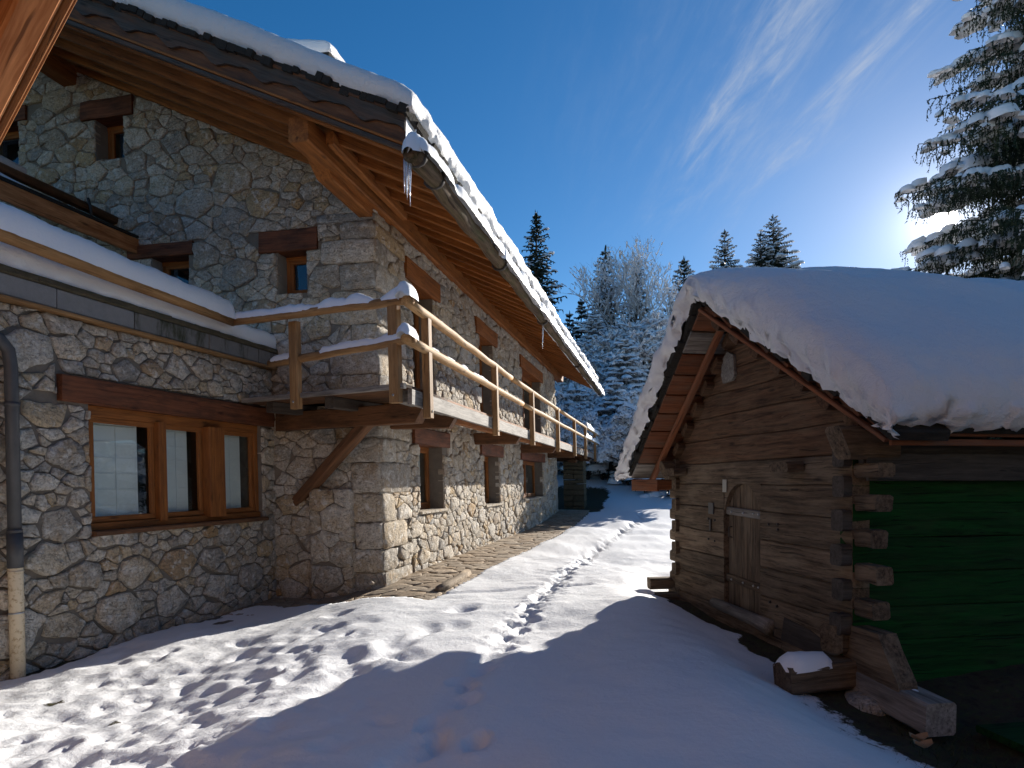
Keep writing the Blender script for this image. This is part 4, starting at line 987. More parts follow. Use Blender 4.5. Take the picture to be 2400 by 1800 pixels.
def fpost(f, z0, z1, w_=.15):
    e_ = fe(f); c0 = W(e_[0] - .03, e_[1], z0); c1 = W(e_[0] - .03, e_[1], z1); dirv = (W(fc[0], fc[1], 0) - W(fl[0], fl[1], 0)).normalized(); nrm_ = Vector((dirv.y, -dirv.x, 0))
    mb = MB(); mb.beam(c0, c1, w_, .10, up=nrm_, bev=.014, seg=3, tint=.55); po_ = mb.build('post', 'pine_post', bal)
    bo = MB(); c_ = c0 + Vector((0, 0, .09)); s_ = -1 if nrm_.y > 0 else 1
    bo.log([c_ + nrm_ * s_ * .046, c_ + nrm_ * s_ * .062], .016, 8); bo.build('bolt', 'steel', po_, True)
fpost(.055, 2.42, 3.58); fpost(.63, 2.44, 3.60)
mb = MB()
rail_snow(mb, [p_ + Vector((0, 0, .03)) for p_ in ret_top], .066, .085, .7, seed=11)
rail_snow(mb, [p_ + Vector((0, 0, .03)) for p_ in ret_mid], .058, .075, .35, gaps=((1.55, 2.15),), seed=12, fr_=4)
rail_snow(mb, [W(-1.98, BB + .06, 3.66), W(-1.55, BB + .06, 3.66)], .10, .15, .1, seed=13)
rail_snow(mb, [W(-2.02, BB + .08, 3.19), W(-1.58, BB + .06, 3.19)], .09, .13, .1, seed=14)
rail_snow(mb, [p_ + Vector((0, 0, .035)) - N2 * .02 for p_ in top_r[1:8]], .035, .035, .5, seed=15)
rail_snow(mb, [p_ + Vector((0, 0, .035)) - N2 * .02 for p_ in mid_r[1:8]], .035, .045, .6, seed=16)
rail_snow(mb, [W(16.2, RB, 3.51), W(20.8, RB, 3.50)], .08, .16, .5, seed=17)
rail_snow(mb, [W(15.8, RB, 3.11), W(20.9, RB, 3.10)], .08, .13, .5, seed=18)
# thin snow on the deck edges and on the far landing
mb.grid([[W(fe(f)[0] + .03 + g * .5, fe(f)[1], DZ + .047 + .012 * n1((f * 9, g * 3, 0)) - .02 * (g == 0)) for g in (0, .1, .3, .6, 1)] for f in [i / 30 for i in range(1, 28)]])
mb.grid([[W(a_, b_, DZ + .05 + .05 * n1((a_, b_, 0)) + (.0 if .1 < b_ < BB - .05 else -.04)) for b_ in (.02, .2, .6, .9, BB)] for a_ in [16.5 + i * .15 for i in range(23)]])
tag(mb.build('balcony_snow', 'snow', None, True), 'lumps of snow along the balcony rails and deck edges', 'snow', kind='stuff')

# stone pier under the far end of the balcony
pier = thing('stone_pier', 'squat stone pier carrying the far end of the balcony', 'pier', tuple(W(18.2, .5, .5)))
rs = random.Random(41); zb = .2; k = 0
while zb < 2.15:
    hgt_ = rs.uniform(.16, .26); n_ = 2
    xo = 0
    for i in range(n_):
        wd = .42 * rs.uniform(.85, 1.15) if i == 0 else .84 - xo
        mb = MB(); mb.beam(W(18.2, .05 + xo + rs.uniform(-.01, .01), zb + hgt_ / 2), W(18.2, .05 + xo + wd - .015, zb + hgt_ / 2), .9, hgt_ - .012, bev=.03, seg=2, jit=.01, tint=rs.random()); mb.build('stone', 'moss_shade_stone', pier); xo += wd  # dark mossy colour paints the pier's shade into its stones
    zb += hgt_
mb = MB(); mb.beam(W(17.2, .5, 2.24), W(19.4, .5, 2.24), .3, .12, bev=.02); mb.build('bearer', 'brown_beam', pier)

# ------------------------------------------------------------------ paved path along the facade
mb = MB(); mb.prism([W(-1.9, -1.75, -.075), W(17.0, 0.02, -.075), W(17.0, PATHW, -.075), W(-1.9, PATHW, -.075)], (0, 0, .02))
rows = []
for i in range(60):
    a_ = -1.9 + i * .32; row = []
    for j in range(9):
        b_ = (-1.75 + (PATHW + 1.75) * j / 8) if a_ < .05 else (-.02 + (PATHW + .02) * j / 8); p_ = W(a_, b_, 1.5); row.append(Vector((p_.x, p_.y, ground_at(p_.x, p_.y) - .028)))
    rows.append(row)
mb = MB(); mb.grid(rows); path = mb.build('stone_path', 'mortar', None, False); path['kind'] = 'structure'; path['label'] = 'flagstone path along the foot of the long facade'
pc = cells([(-1.4, .03), (16.8, .03), (16.8, PATHW), (-1.4, PATHW)], [(.2, .28, 300), (.13, .18, 900), (.07, .1, 1200)], 1.0, (), 71) + cells([(-1.3, -1.7), (-.06, -1.7), (-.06, .02), (-1.3, .02)], [(.2, .28, 60), (.12, .17, 200), (.06, .09, 200)], 1.0, (), 72)
def FPth(s, b, h): p_ = W(s, b, 1.5); return Vector((p_.x, p_.y, ground_at(p_.x, p_.y) - .022 + h))
pl_ = sorted([(pix_area(c, FPth), c) for c in pc], key=lambda s: -s[0]); rp = MB(); rs = random.Random(14)
wood_dummy = None
for k, (ar, c) in enumerate(pl_):
    if k < 280: mb = MB(); stone(mb, c, FPth, gap=.008, proud=(.008, .018), rr=rs, back=-.03, flat=True); mb.build('flagstone', 'flagstone', path, True)
    else: stone(rp, c, FPth, gap=.008, proud=(.012, .03), rr=rs, back=-.03, flat=True)
if rp.v: rp.build('small_flagstones', 'flagstone', path, True, kind='stuff')
mb = MB()
kp = [gpt(1030, 1384), gpt(1062, 1366), gpt(1096, 1346)]
mb.beam((kp[0][0], kp[0][1], .02), (kp[2][0], kp[2][1], .025), .15, .07, bev=.02, seg=5, jit=.012)
tag(mb.build('kerb_stone', 'flagstone', None, True), 'loose long brown stone at the edge of the flagstone path', 'stone')
for i, (px, py, r_) in enumerate(((880, 1362, .05), (902, 1360, .04), (870, 1368, .035))):
    x, y = gpt(px, py); mb = MB(); mb.log([(x - r_, y, .0), (x, y, .01), (x + r_, y + .02, .0)], [r_ * .5, r_ * .9, r_ * .45], 8, jit=.2)
    tag(mb.build('loose_stone', 'stone', None, True), 'small loose stone lying at the foot of the chalet corner', 'stone', 'loose stones at the chalet corner')

# ------------------------------------------------------------------ log granary
shed = thing('log_granary', 'small old dark log granary with arched plank door and deep roof snow', 'shed', tuple(SR))
SWD, SLEN = 3.5, 4.6
PK = Vector((2.0, 6.94, 3.30)); ER = Vector((2.81, 4.91, 1.81)); EL = Vector((1.65, 9.05, 1.50))
def roofz(p_):                                       # underside of the roof boards above the gable line
    pm = (PK - SR).dot(SW)
    if p_ < pm: f = (p_ + .4) / (pm + .4); return ER.z + (PK.z - ER.z) * f
    f = (p_ - pm) / (SWD + .38 - pm); return PK.z + (EL.z - PK.z) * f
rs = random.Random(77)
zlev = [-.16, .065, .34, .62, .90, 1.18, 1.45, 1.70]
PD0, PD1 = 1.385, 2.15                                # door opening
door_top = 1.46; dcx = (PD0 + PD1) / 2; drad = (PD1 - PD0) / 2; spring = door_top - drad
def log_front(p0, p1, z0, z1, q0, th_, tint, mat='shed_log', topcurve=None):
    """one hewn wall timber of the gable front, gently uneven along its joints"""
    m_ = max(2, int(abs(p1 - p0) / .18)); vs = []; gs = []; off = (rs.uniform(0, 40), rs.uniform(0, 9))
    for i in range(m_ + 1):
        p_ = p0 + (p1 - p0) * i / m_; w0 = z0 + .002 + .014 * n1((p_ * 1.3, round(z0, 2) * 9, 0)); w1 = z1 - .002 + .014 * n1((p_ * 1.3, round(z1, 2) * 9, 0))
        if topcurve: w1 = min(w1, topcurve(p_)); w0 = min(w0, w1 - .004)
        bul = .010 * n1((p_ * 2, z0 * 5, 4))
        for (q_, z_) in ((q0 + bul + .013, w0), (q0 + bul, w0 + .012), (q0 + bul - .004, (w0 + w1) / 2), (q0 + bul, w1 - .012), (q0 + bul + .013, w1), (q0 + th_, w1), (q0 + th_, w0)):
            vs.append(WS(p_, q_, z_)); gs.append((p_ + off[0], z_ + off[1], q_))
    fs = []
    for i in range(m_):
        for j in range(7): k_ = (j + 1) % 7; fs.append((i * 7 + j, (i + 1) * 7 + j, (i + 1) * 7 + k_, i * 7 + k_))
    fs.append(tuple(range(7))); fs.append(tuple(m_ * 7 + 6 - j for j in range(7)))
    mb = MB(); mb.add(vs, fs, gs, tint); return mb.build('wall_log', mat, shed)
for i in range(7):
    z0, z1 = zlev[i], zlev[i + 1]; ext0 = (-.27, -.25, -.22, -.25, -.20, -.24, -.26)[i]; tn = rs.uniform(.25, .9)
    if i == 0: log_front(-.30, 3.72, z0, z1, 0, .16, .8)
    else:
        # the log is cut by the door; ends notched beyond the corner, narrower than the wall face
        zc0, zc1 = z0 + .07, z1 - .07
        if z0 < door_top - .03:
            log_front(0.0, PD0 - .0, z0, z1, 0, .15, tn); log_front(PD1 + .0, SWD, z0, z1, 0, .15, tn)
        else: log_front(0.0, SWD, z0, z1, 0, .15, tn)
        e = MB(); e.beam(WS(.02, .085, (zc0 + zc1) / 2), WS(ext0, .085, (zc0 + zc1) / 2), .15, zc1 - zc0, bev=.018, seg=3, jit=.005, tint=tn); e.build('log_end', 'shed_log', shed)
        e = MB(); e.beam(WS(SWD - .02, .085, (zc0 + zc1) / 2), WS(SWD + .2, .085, (zc0 + zc1) / 2), .15, zc1 - zc0, bev=.018, seg=2, tint=tn); e.build('log_end', 'shed_log', shed)
# spandrel pieces either side of the arch
for sgn in (-1, 1):
    vs = []
    for i in range(9):
        t = math.pi / 2 * i / 8; vs.append((dcx + sgn * drad * math.cos(t), spring + drad * math.sin(t)))
    ol = [(dcx + sgn * (drad + .002), door_top + .001)] + vs
    mb = MB(); mb.prism([WS(p_, .004, z_) for p_, z_ in ol], SE * .13, axis=SW, tint=.55); mb.build('door_spandrel', 'shed_log', shed)
z_ = zlev[7]; k = 0
while z_ < 3.2:                                        # gable timbers, shrinking under the roof
    h_ = (.27, .26, .25, .24, .24, .24, .24)[k]; z1 = z_ + h_; pm = (PK - SR).dot(SW)
    pl0 = -.4 + (pm + .4) * max(0, (z_ - ER.z)) / (PK.z - ER.z) if z_ > ER.z else (-.02)
    pr0 = SWD + .38 - (SWD + .38 - pm) * max(0, (z_ - EL.z)) / (PK.z - EL.z)
    pl0 = max(pl0, -.02); pr0 = min(pr0, SWD + .02)
    if pr0 - pl0 > .1: log_front(pl0, pr0, z_, z1, .004, .14, rs.uniform(.3, .6), 'shed_gable', lambda p_: roofz(p_) - .005)
    z_ = z1; k += 1
# long side wall towards the camera: timbers in painted flare green, ends showing in the front
for i in range(7):
    z0, z1 = zlev[i] + .13 * (i > 0), zlev[i + 1] + .13
    if i == 6: z1 = 1.80
    mb = MB(); mb.beam(WS(.075, .0, (z0 + z1) / 2), WS(.075, SLEN, (z0 + z1) / 2), .15, z1 - z0 - .004, bev=.008, seg=10, jit=.004, tint=rs.uniform(.25, .7)); mb.build('side_log', 'shed_flare_green', shed)
    if i > 0:
        zc = (z0 + z1) / 2 - .13 + .13
        mb = MB(); mb.beam(WS(.075, .02, zc), WS(.075, -.075 - rs.uniform(0, .03), zc), .145, .17, bev=.018, tint=.35); mb.build('log_end', 'dark_joist', shed)
        mb = MB(); mb.beam(WS(SWD - .075, .02, zc), WS(SWD - .075, -.05, zc), .14, .15, bev=.018, tint=.4); mb.build('log_end', 'shed_log', shed)
    mb = MB(); mb.beam(WS(SWD - .075, .0, (z0 + z1) / 2), WS(SWD - .075, SLEN, (z0 + z1) / 2), .15, z1 - z0 - .012, bev=.02, seg=2, tint=.4); mb.build('side_log', 'shed_log', shed)
mb = MB(); mb.prism([WS(0, SLEN, 0), WS(SWD, SLEN, 0), WS(SWD, SLEN, 1.6), WS(SWD / 2, SLEN, 3.2), WS(0, SLEN, 1.7)], SE * -.12); mb.build('back_wall', 'shed_log', shed)
mb = MB(); mb.prism([WS(.1, .17, -.1), WS(SWD - .1, .17, -.1), WS(SWD - .1, .17, 1.5), WS(SWD / 2, .17, 3.0), WS(.1, .17, 1.6)], SE * .02); mb.build('added_gap_backing', 'dark_joist', shed)  # added dark sheet, stops light showing through gaps between the logs
# sills standing proud of the corner
mb = MB(); mb.beam(WS(.10, .10, -.12), WS(-.78, .10, -.15), .24, .23, bev=.02, seg=3, jit=.004, tint=.85); mb.build('sill_beam', 'grey_timber', shed)
mb = MB(); mb.beam(WS(.06, .3, -.04), WS(.02, -.60, -.07), .24, .22, bev=.03, seg=4, jit=.008, tint=.4); mb.build('sill_beam', 'shed_log', shed)
mb = MB(); mb.beam(WS(.18, .1, .2), WS(.10, -.12, .2), .2, .22, bev=.03, seg=2, jit=.006, tint=.35); mb.build('sill_block', 'shed_log', shed)
mb = MB(); mb.beam(WS(SWD - .05, .3, -.10), WS(SWD + .02, -.62, -.12), .26, .24, bev=.03, seg=3, jit=.006, tint=.55); mb.build('sill_beam', 'shed_log', shed)
mb = MB(); mb.beam(WS(SWD + .16, .3, .12), WS(SWD + .22, -.28, .10), .18, .15, bev=.02, seg=2, jit=.005, tint=.55); mb.build('sill_block', 'shed_log', shed)
mb = MB(); mb.prism([WS(-.30, -.012, .33), WS(-.36, -.012, .22), WS(-.50, -.012, .02), WS(-.52, -.012, -.06), WS(.1, -.012, -.06), WS(.1, -.012, .33)], SE * .16, axis=SW, tint=.7); mb.build('notched_sill_end', 'shed_log', shed)
# projecting pegs and carved corbels below the eaves
for (p_, z_, L, w_, h_) in ((.62, 1.62, .16, .30, .09), (3.1, 1.60, .17, .28, .10)):
    mb = MB(); mb.beam(WS(p_ + w_ / 2, -.02, z_), WS(p_ + w_ / 2, -.02 - L, z_ - .01), w_, h_, bev=.03, seg=2, jit=.004, tint=.3); mb.build('peg', 'shed_log', shed)
for (p_, z_, s) in ((-.06, 1.79, .26), (SWD - .02, 1.62, .24)):
    mb = MB(); mb.beam(WS(p_, .3, z_), WS(p_, -.22, z_), .20, s, bev=.03, seg=2, cut1=.10, tint=.4); mb.build('corbel', 'shed_log', shed)
# door
door = MB(); 
pk = [PD0 + .005 + (PD1 - PD0 - .01) * i / 3 for i in range(4)]
dmb = MB(); dmb.prism([WS(PD0, .10, .06), WS(PD1, .10, .06), WS(PD1, .10, spring), WS(dcx, .10, door_top - .02), WS(PD0, .10, spring)], SE * .03); dob = dmb.build('door', 'shed_gable', shed)
for i in range(3):
    a0, a1 = pk[i] + .003, pk[i + 1] - .003; top = []
    for j in range(7):
        p_ = a0 + (a1 - a0) * j / 6; top.append((p_, spring + math.sqrt(max(0, (drad - .006) ** 2 - (p_ - dcx) ** 2))))
    mb = MB(); mb.prism([WS(a0, .055, .08), WS(a1, .055, .08)] + [WS(p_, .055, z_) for p_, z_ in reversed(top)], SE * .045, axis=(0, 0, 1), tint=(.35, .62, .42)[i]); mb.build('plank', 'shed_log', dob)
for z_ in (1.145, .40):
    mb = MB(); mb.beam(WS(PD0 + .01, .04, z_ - .01), WS(PD1 - .01, .04, z_ + .01), .035, .085, bev=.008, tint=.25); st = mb.build('batten', 'grey_timber' if z_ > 1 else 'shed_log', dob)
    for p_ in (1.46, 1.56, 1.77, 2.02):
        mb = MB(); mb.log([WS(p_, .026, z_), WS(p_, .012, z_)], [.016, .008], 8); mb.build('stud', 'steel', dob, True)
mb = MB(); mb.log([WS(2.06, .05, .98), WS(2.06, .01, .97), WS(2.06, .01, .87), WS(2.06, .05, .86)], .006, 6); mb.build('handle', 'iron', dob, True)
mb = MB(); mb.beam(WS(2.12, -.008, 1.36), WS(2.12, -.008, 1.50), .085, .012, up=SE, bev=.003); mb.build('metal_plate', 'steel', shed)
mb = MB(); mb.beam(WS(2.44, -.012, 1.10), WS(2.44, -.012, 1.23), .12, .016, up=SE, bev=.003, tint=.5); lk = mb.build('lock_plate', 'zinc_pipe', shed)
mb = MB(); mb.beam(WS(2.46, -.014, .90), WS(2.46, -.014, 1.04), .035, .014, up=SE, bev=.004); mb.build('keyhole_plate', 'iron', shed)
for (p_, z_) in ((2.52, 1.04), (2.36, 1.03), (2.52, .80), (2.36, .79), (1.22, 1.06), (1.06, 1.07), (1.06, 1.02), (1.20, .30), (1.08, .28)):
    mb = MB(); mb.log([WS(p_, .0, z_), WS(p_, -.018, z_)], [.016, .009], 8); mb.build('stud', 'iron', shed, True)
mb = MB(); mb.log([WS(2.34, -.03, .09), WS(1.9, -.035, .085), WS(1.5, -.03, .075), WS(1.14, -.035, .06)], [.055, .06, .065, .08], 10, jit=.04); mb.build('threshold_log', 'grey_timber', shed, True)
mb = MB(); mb.prism([WS(.34, -.012, -.04), WS(1.0, -.012, -.02), WS(.95, -.012, .20), WS(.55, -.012, .17), WS(.36, -.012, .12)], SE * .03, axis=SW, tint=.2); mb.build('charred_patch_board', 'dark_joist', shed)
# shed roof
rfm = MB()
NL = (EL - PK).cross(SE).normalized(); NR = (ER - PK).cross(SE).normalized()
if NL.z < 0: NL = -NL
if NR.z < 0: NR = -NR
BK = SE * 5.0
rfm.prism([PK + NL * .045, PK + NL * .10, EL + NL * .10, EL + NL * .045], BK); rfm.prism([PK + NR * .045, ER + NR * .045, ER + NR * .10, PK + NR * .10], BK)
sroof = rfm.build('roof', 'shingle', shed)
nbd = 9
for k in range(nbd):
    f0, f1 = k / nbd, (k + 1) / nbd
    for (E_, NN, nm) in ((EL, NL, 'L'), (ER, NR, 'R')):
        p0, p1 = PK.lerp(E_, f0 + .004), PK.lerp(E_, f1 - .004); mid_ = (p0 + p1) / 2 + NN * .022
        mb = MB(); mb.beam(mid_ - SE * rs.uniform(.0, .012), mid_ + SE * 4.9, (p1 - p0).length, .026, up=NN, bev=.004, seg=3, tint=rs.uniform(.25, .8)); mb.build('roof_board', rs.choice(('shed_red', 'shed_red', 'grey_timber')) if nm == 'L' else 'shed_red', sroof)
# slim verge laths and the lower soffit boards near the wall
mb = MB(); mb.beam(PK + SE * .26 - NL * .04 + Vector((0, 0, -.06)), EL + SE * .26 - NL * .04, .07, .06, up=NL, bev=.008, seg=3, tint=.9); mb.build('verge_lath', 'shed_red', sroof)
mb = MB(); mb.beam(PK - SE * .02 - NR * .02, ER - SE * .02 - NR * .02, .05, .035, up=NR, bev=.008, seg=4, tint=.8); mb.build('verge_lath', 'shed_red', sroof)
for k in range(7):
    f = .12 + k * .125; c_ = PK.lerp(EL, f) - NL * .09 + SE * .36
    mb = MB(); mb.beam(c_, c_ + SE * .35, .20, .09, up=NL, bev=.02, seg=2, jit=.004, tint=rs.uniform(.3, .6)); mb.build('lookout', 'shed_gable', sroof)
for k in range(7):
    f = .10 + k * .125; c_ = PK.lerp(ER, f) - NR * .075 + SE * .01
    mb = MB(); mb.beam(c_, c_ + SE * .5, .19, .095, up=NR, bev=.025, seg=2, jit=.005, tint=rs.uniform(.3, .6)); mb.build('lookout', 'shed_gable', sroof)
mb = MB(); mb.beam(EL + Vector((0, 0, -.07)) - SE * .0, EL + SE * 4.9 + Vector((0, 0, -.07)), .04, .15, bev=.006, tint=.5); mb.build('eave_board', 'shed_red', sroof)
mb = MB(); c_ = EL - SE * 0 + Vector((0, 0, -.075)); mb.beam(c_, c_ - SW * .62 + SE * .12, .03, .15, bev=.006, tint=.55); mb.build('eave_board', 'shed_red', sroof)
mb = MB(); mb.beam(ER + Vector((0, 0, -.03)), ER + SE * 4.9 + Vector((0, 0, -.03)), .03, .05, bev=.006, tint=.7); mb.build('eave_board', 'shed_red', sroof)
mb = MB(); c_ = WS(-.07, .02, 1.70); mb.beam(c_, c_ + SE * 4.7, .06, .26, bev=.012, seg=4, tint=.3); mb.build('wall_plate', 'dark_joist', sroof)
mb = MB(); c_ = WS(-.13, .03, 1.60); mb.beam(c_, c_ + SE * 4.7, .025, .22, bev=.006, seg=4, tint=.35); mb.build('eave_board', 'dark_joist', sroof)
mb = MB(); mb.beam(WS(-.14, .0, 1.52), WS(-.14, .0, 1.80), .03, .03, bev=.006, tint=.9); mb.build('corner_lath', 'grey_timber', sroof)
# shingle butts along both verges
for (E_, NN) in ((EL, NL), (ER, NR)):
    L = (E_ - PK).length; s_ = 0
    while s_ < L:
        w_ = rs.uniform(.09, .2); c_ = PK.lerp(E_, min(1, (s_ + w_ / 2) / L)) + NN * rs.uniform(.07, .12)
        mb = MB(); mb.beam(c_ - SE * rs.uniform(.02, .09), c_ + SE * .4, w_ * 1.05, rs.uniform(.04, .09), up=NN, bev=.012, seg=2, jit=.006); mb.build('shingle', 'shingle', sroof); s_ += w_
# carved stone-like shield under the ridge
c_ = WS(2.02, -.03, 2.72); mb = MB(); mb.prism([c_ + SW * x + Vector((0, 0, z)) for x, z in ((-.16, -.10), (-.10, -.14), (.10, -.15), (.14, -.05), (.12, .12), (0, .19), (-.13, .13))], SE * .03, tint=.4); mb.build('weathered_shield', 'grey_timber', shed)
# deep snow on the granary
pm = (PK - SR).dot(SW); qk = (PK - SR).dot(SE); qr = (ER - SR).dot(SE); ql = (EL - SR).dot(SE)
pR, pL = (ER - SR).dot(SW), (EL - SR).dot(SW)
def sbase(p_, q_):
    if p_ < pm: f = (p_ - pR) / (pm - pR); z_ = ER.z + (PK.z - ER.z) * f; qe = qr + (qk - qr) * max(-.1, min(1, f))
    else: f = (p_ - pm) / (pL - pm); z_ = PK.z + (EL.z - PK.z) * f; qe = qk + (ql - qk) * max(0, min(1.1, f))
    return WS(p_, q_ + qe, z_ + .13)
pu = dense(edge_prof(pR - .06, pL + .06, 44, .36, .11), .03); qv = dense(edge_prof(-.09, 4.9, 34, .55, .10, True, True), .035)
def Tsh(u, v):
    d = abs(u - pm)
    return .30 - .035 * min(v, 4.5) + .07 * math.sin(v * 3.6 + u * 1.5) * ss(.35, .9, v) * ss(1.3, .5, d) * (u < pm + .3) + .03 * ss(0, .12, d) + (.345 * min(d, .95) if u < pm else .12 * min(d, .85)) - .10 * ss(.9, 2.1, d) + .05 * ss(.4, 1.2, v) + .05 * n1((u * 1.6, v * 1.1, 2)) - .06 * ss(pm + .5, pL, u)
def amp_s(u, v, fu, fv):
    e = ss(.02, .7, 1 - min(fu, fv)); return (.010 + .05 * e, 5.5 + 3.0 * ss(.5, 1, 1 - min(fu, fv)), 1)
mb = snow_slab(pu, qv, sbase, Tsh, amp_s)
tag(mb.build('granary_snow', 'snow_soft', None, True), 'deep rounded snow cap on the log granary roof', 'snow', kind='stuff')
mb = MB(); rail_snow(mb, [WS(.05, -.18, .07), WS(.03, -.62, .05)], .145, .075, .35, seed=31); rail_snow(mb, [WS(SWD - .02, -.3, .02), WS(SWD + .02, -.62, .01)], .12, .05, .3, seed=32); rail_snow(mb, [WS(-.40, .12, -.035), WS(-.62, .1, -.04)], .05, .015, .4, seed=33)
tag(mb.build('sill_snow', 'snow', None, True), 'small pads of snow on the granary sill beams', 'snow', kind='stuff')
# footing stones
rs = random.Random(19)
for i, (p_, q_, sx, sy, sz, lb) in enumerate(((-.15, .0, .22, .18, .17, 'mossy footing stone under the near granary corner'), (.75, -.02, .26, .12, .10, 'flat footing stone below the granary door side'),
                                   (2.6, .0, .25, .14, .10, 'footing stone half in snow under the granary left part'), (3.45, .02, .22, .18, .14, 'pale footing stone under the far granary corner'))):
    mb = MB(); rows = []
    z0 = -.28 - .05 * (p_ < 0)
    for a in range(7):
        t = math.pi * (a / 6 - .5); row = []
        for b in range(11):
            f = 2 * math.pi * b / 11; rr_ = 1 + rs.uniform(-.12, .12)
            row.append(WS(p_ + sx * math.cos(t) ** .5 * math.cos(f) * rr_ if abs(math.cos(t)) > 1e-4 else p_, q_ + sy * max(0, math.cos(t)) ** .5 * math.sin(f) * rr_, z0 + sz * math.sin(t)))
        rows.append(row)
    mb.tint = rs.random(); mb.grid(rows, closed=True)
    tag(mb.build('footing_stone', 'stone', None, True), lb, 'stone')
# plank and leaf on the ground by the near corner
g0 = WS(-1.15, .55, -.27)
mb = MB(); mb.beam(WS(-1.0, .35, -.22), WS(-1.05, 2.2, -.20), .42, .05, bev=.01, tint=.4); tag(mb.build('wooden_plank', 'shed_flare_green', None), 'wide green plank lying by the granary near corner', 'plank')  # shares the side wall's painted flare green
mb = MB(); mb.beam(WS(-1.22, .62, -.205), WS(-1.24, 2.1, -.19), .05, .02, bev=.008, seg=5, jit=.004); tag(mb.build('plank_snow', 'snow', None), 'thin line of snow on the green plank edge', 'snow', kind='stuff')

# ------------------------------------------------------------------ trees
def blob(mb, c, rx, ry, rz, rr, n_=6, m_=4, rot=0.0, drop=None):
    """small lumpy cushion of snow, flat below"""
    rows = []; cr_, sr_ = math.cos(rot), math.sin(rot)
    for i in range(m_ + 1):
        t = math.pi / 2 * (1 - i / m_); row = []
        for j in range(n_):
            f = 2 * math.pi * j / n_; k_ = 1 + rr.uniform(-.22, .22); x = rx * math.cos(t) * math.cos(f) * k_; y = ry * math.cos(t) * math.sin(f) * k_
            z = rz * math.sin(t) * (1 + rr.uniform(-.1, .1)) - (.35 * rz if i == m_ else 0) + (drop * (x / rx) if drop else 0)
            row.append((c[0] + x * cr_ - y * sr_, c[1] + x * sr_ + y * cr_, c[2] + z))
        rows.append(row)
    mb.grid(rows, closed=True)
def strip(mb, p0, p1, w0, w1, side, tint):
    p0, p1 = Vector(p0), Vector(p1); s = Vector(side)
    mb.add([p0 - s * w0, p0 + s * w0, p1 + s * w1, p1 - s * w1], [(0, 1, 2, 3)], None, tint)
def twig(mb, p0, p1, w, tint, rr):
    """needle spray: a tapering pair of crossed blades"""
    d = (p1 - p0); s = d.cross(Vector((rr.uniform(-.4, .4), rr.uniform(-.4, .4), 1))); s.normalize(); u = s.cross(d).normalized()
    pm_ = p0.lerp(p1, .55)
    mb.add([p0 - s * w * .5, p0 + s * w * .5, pm_ + s * w, p1, pm_ - s * w], [(0, 1, 2, 3, 4)], None, tint)
    mb.add([p0 - u * w * .4, p0 + u * w * .4, pm_ + u * w * .7, p1, pm_ - u * w * .7], [(0, 1, 2, 3, 4)], None, tint)
def spruce(loc, h, r, label, seed, snow=.5, zfrom=.06, step=.42, group='spruces behind the yard', mat='spruce_far', dens=1.0, lean=0.0):
    rr = random.Random(seed); loc = Vector(loc); root = thing('spruce_tree', label, 'tree', tuple(loc), group)
    tk = MB(); tk.log([loc + Vector((lean * f * h, 0, f * h - .4 * (f == 0))) for f in (0, .3, .6, .85, 1)], [h * .017, h * .013, h * .008, h * .004, .01], 8); tk.build('trunk', 'bark', root, True)
    cr_ = MB(); sn = MB(); z = h * zfrom
    while z < h * .985:
        f = z / h; L0 = r * (1 - f) ** .82 * (1 + .0 * f); nb = max(4, int((7 if f < .8 else 5) * dens)); a0 = rr.uniform(0, 6.28)
        for b in range(nb):
            az = a0 + 6.283 * b / nb + rr.uniform(-.25, .25); L = L0 * rr.uniform(.65, 1.15) + .12
            dr = Vector((math.cos(az), math.sin(az), 0)); sdv = Vector((-dr.y, dr.x, 0)); droop = rr.uniform(.22, .42) * (1 - .55 * f) - .22 * (f > .85)
            org = loc + Vector((lean * z, 0, z + rr.uniform(-.15, .15) * step)); m_ = max(3, int(L / .30 * dens)); prev = org
            for k in range(1, m_ + 1):
                s = k / m_; p_ = org + dr * (L * s) + Vector((0, 0, -droop * L * s + .18 * L * s * s)) + Vector((rr.uniform(-1, 1), rr.uniform(-1, 1), rr.uniform(-1, 1))) * .03
                tn = rr.random(); wd = .055 + .05 * L * (1 - s)
                twig(cr_, prev, p_ + (p_ - prev) * .3, wd * 1.1, tn * .6, rr)
                tl = (.16 + .30 * L * (1 - s * .75)) * rr.uniform(.7, 1.15)
                for sg in (-1, 1):
                    q_ = p_ + sdv * sg * tl * .75 + dr * tl * .5 + Vector((0, 0, -tl * rr.uniform(.15, .55))); twig(cr_, p_, q_, wd * .8, tn, rr)
                    if rr.random() < .55: twig(cr_, p_.lerp(q_, .4), p_.lerp(q_, .4) + Vector((rr.uniform(-.06, .06), rr.uniform(-.06, .06), -tl * rr.uniform(.5, .9))), wd * .5, tn * .7, rr)
                if rr.random() < snow * (.4 + .9 * s):
                    w_ = rr.uniform(.14, .3) * (.5 + .35 * L) * (1.35 if snow >= 1 else 1); blob(sn, p_ + Vector((0, 0, .02)), w_ * 1.25, w_, w_ * .42, rr, 6, 2, az, -droop * w_)
                prev = p_
        z += step * (.75 + .5 * (1 - f)) * rr.uniform(.8, 1.2)
    for _ in range(3): twig(cr_, loc + Vector((lean * h, 0, h - .6)), loc + Vector((lean * h + rr.uniform(-.1, .1), rr.uniform(-.1, .1), h + .25)), .07, .5, rr)
    cr_.build('crown', mat, root)
    if sn.v: sn.build('crown_snow', 'snow', root, True, kind='stuff')
    return root
def at(px, py, Y): return Vector(((px - HX) / FPX * Y, Y, EYE + (HY - py) / FPX * Y))
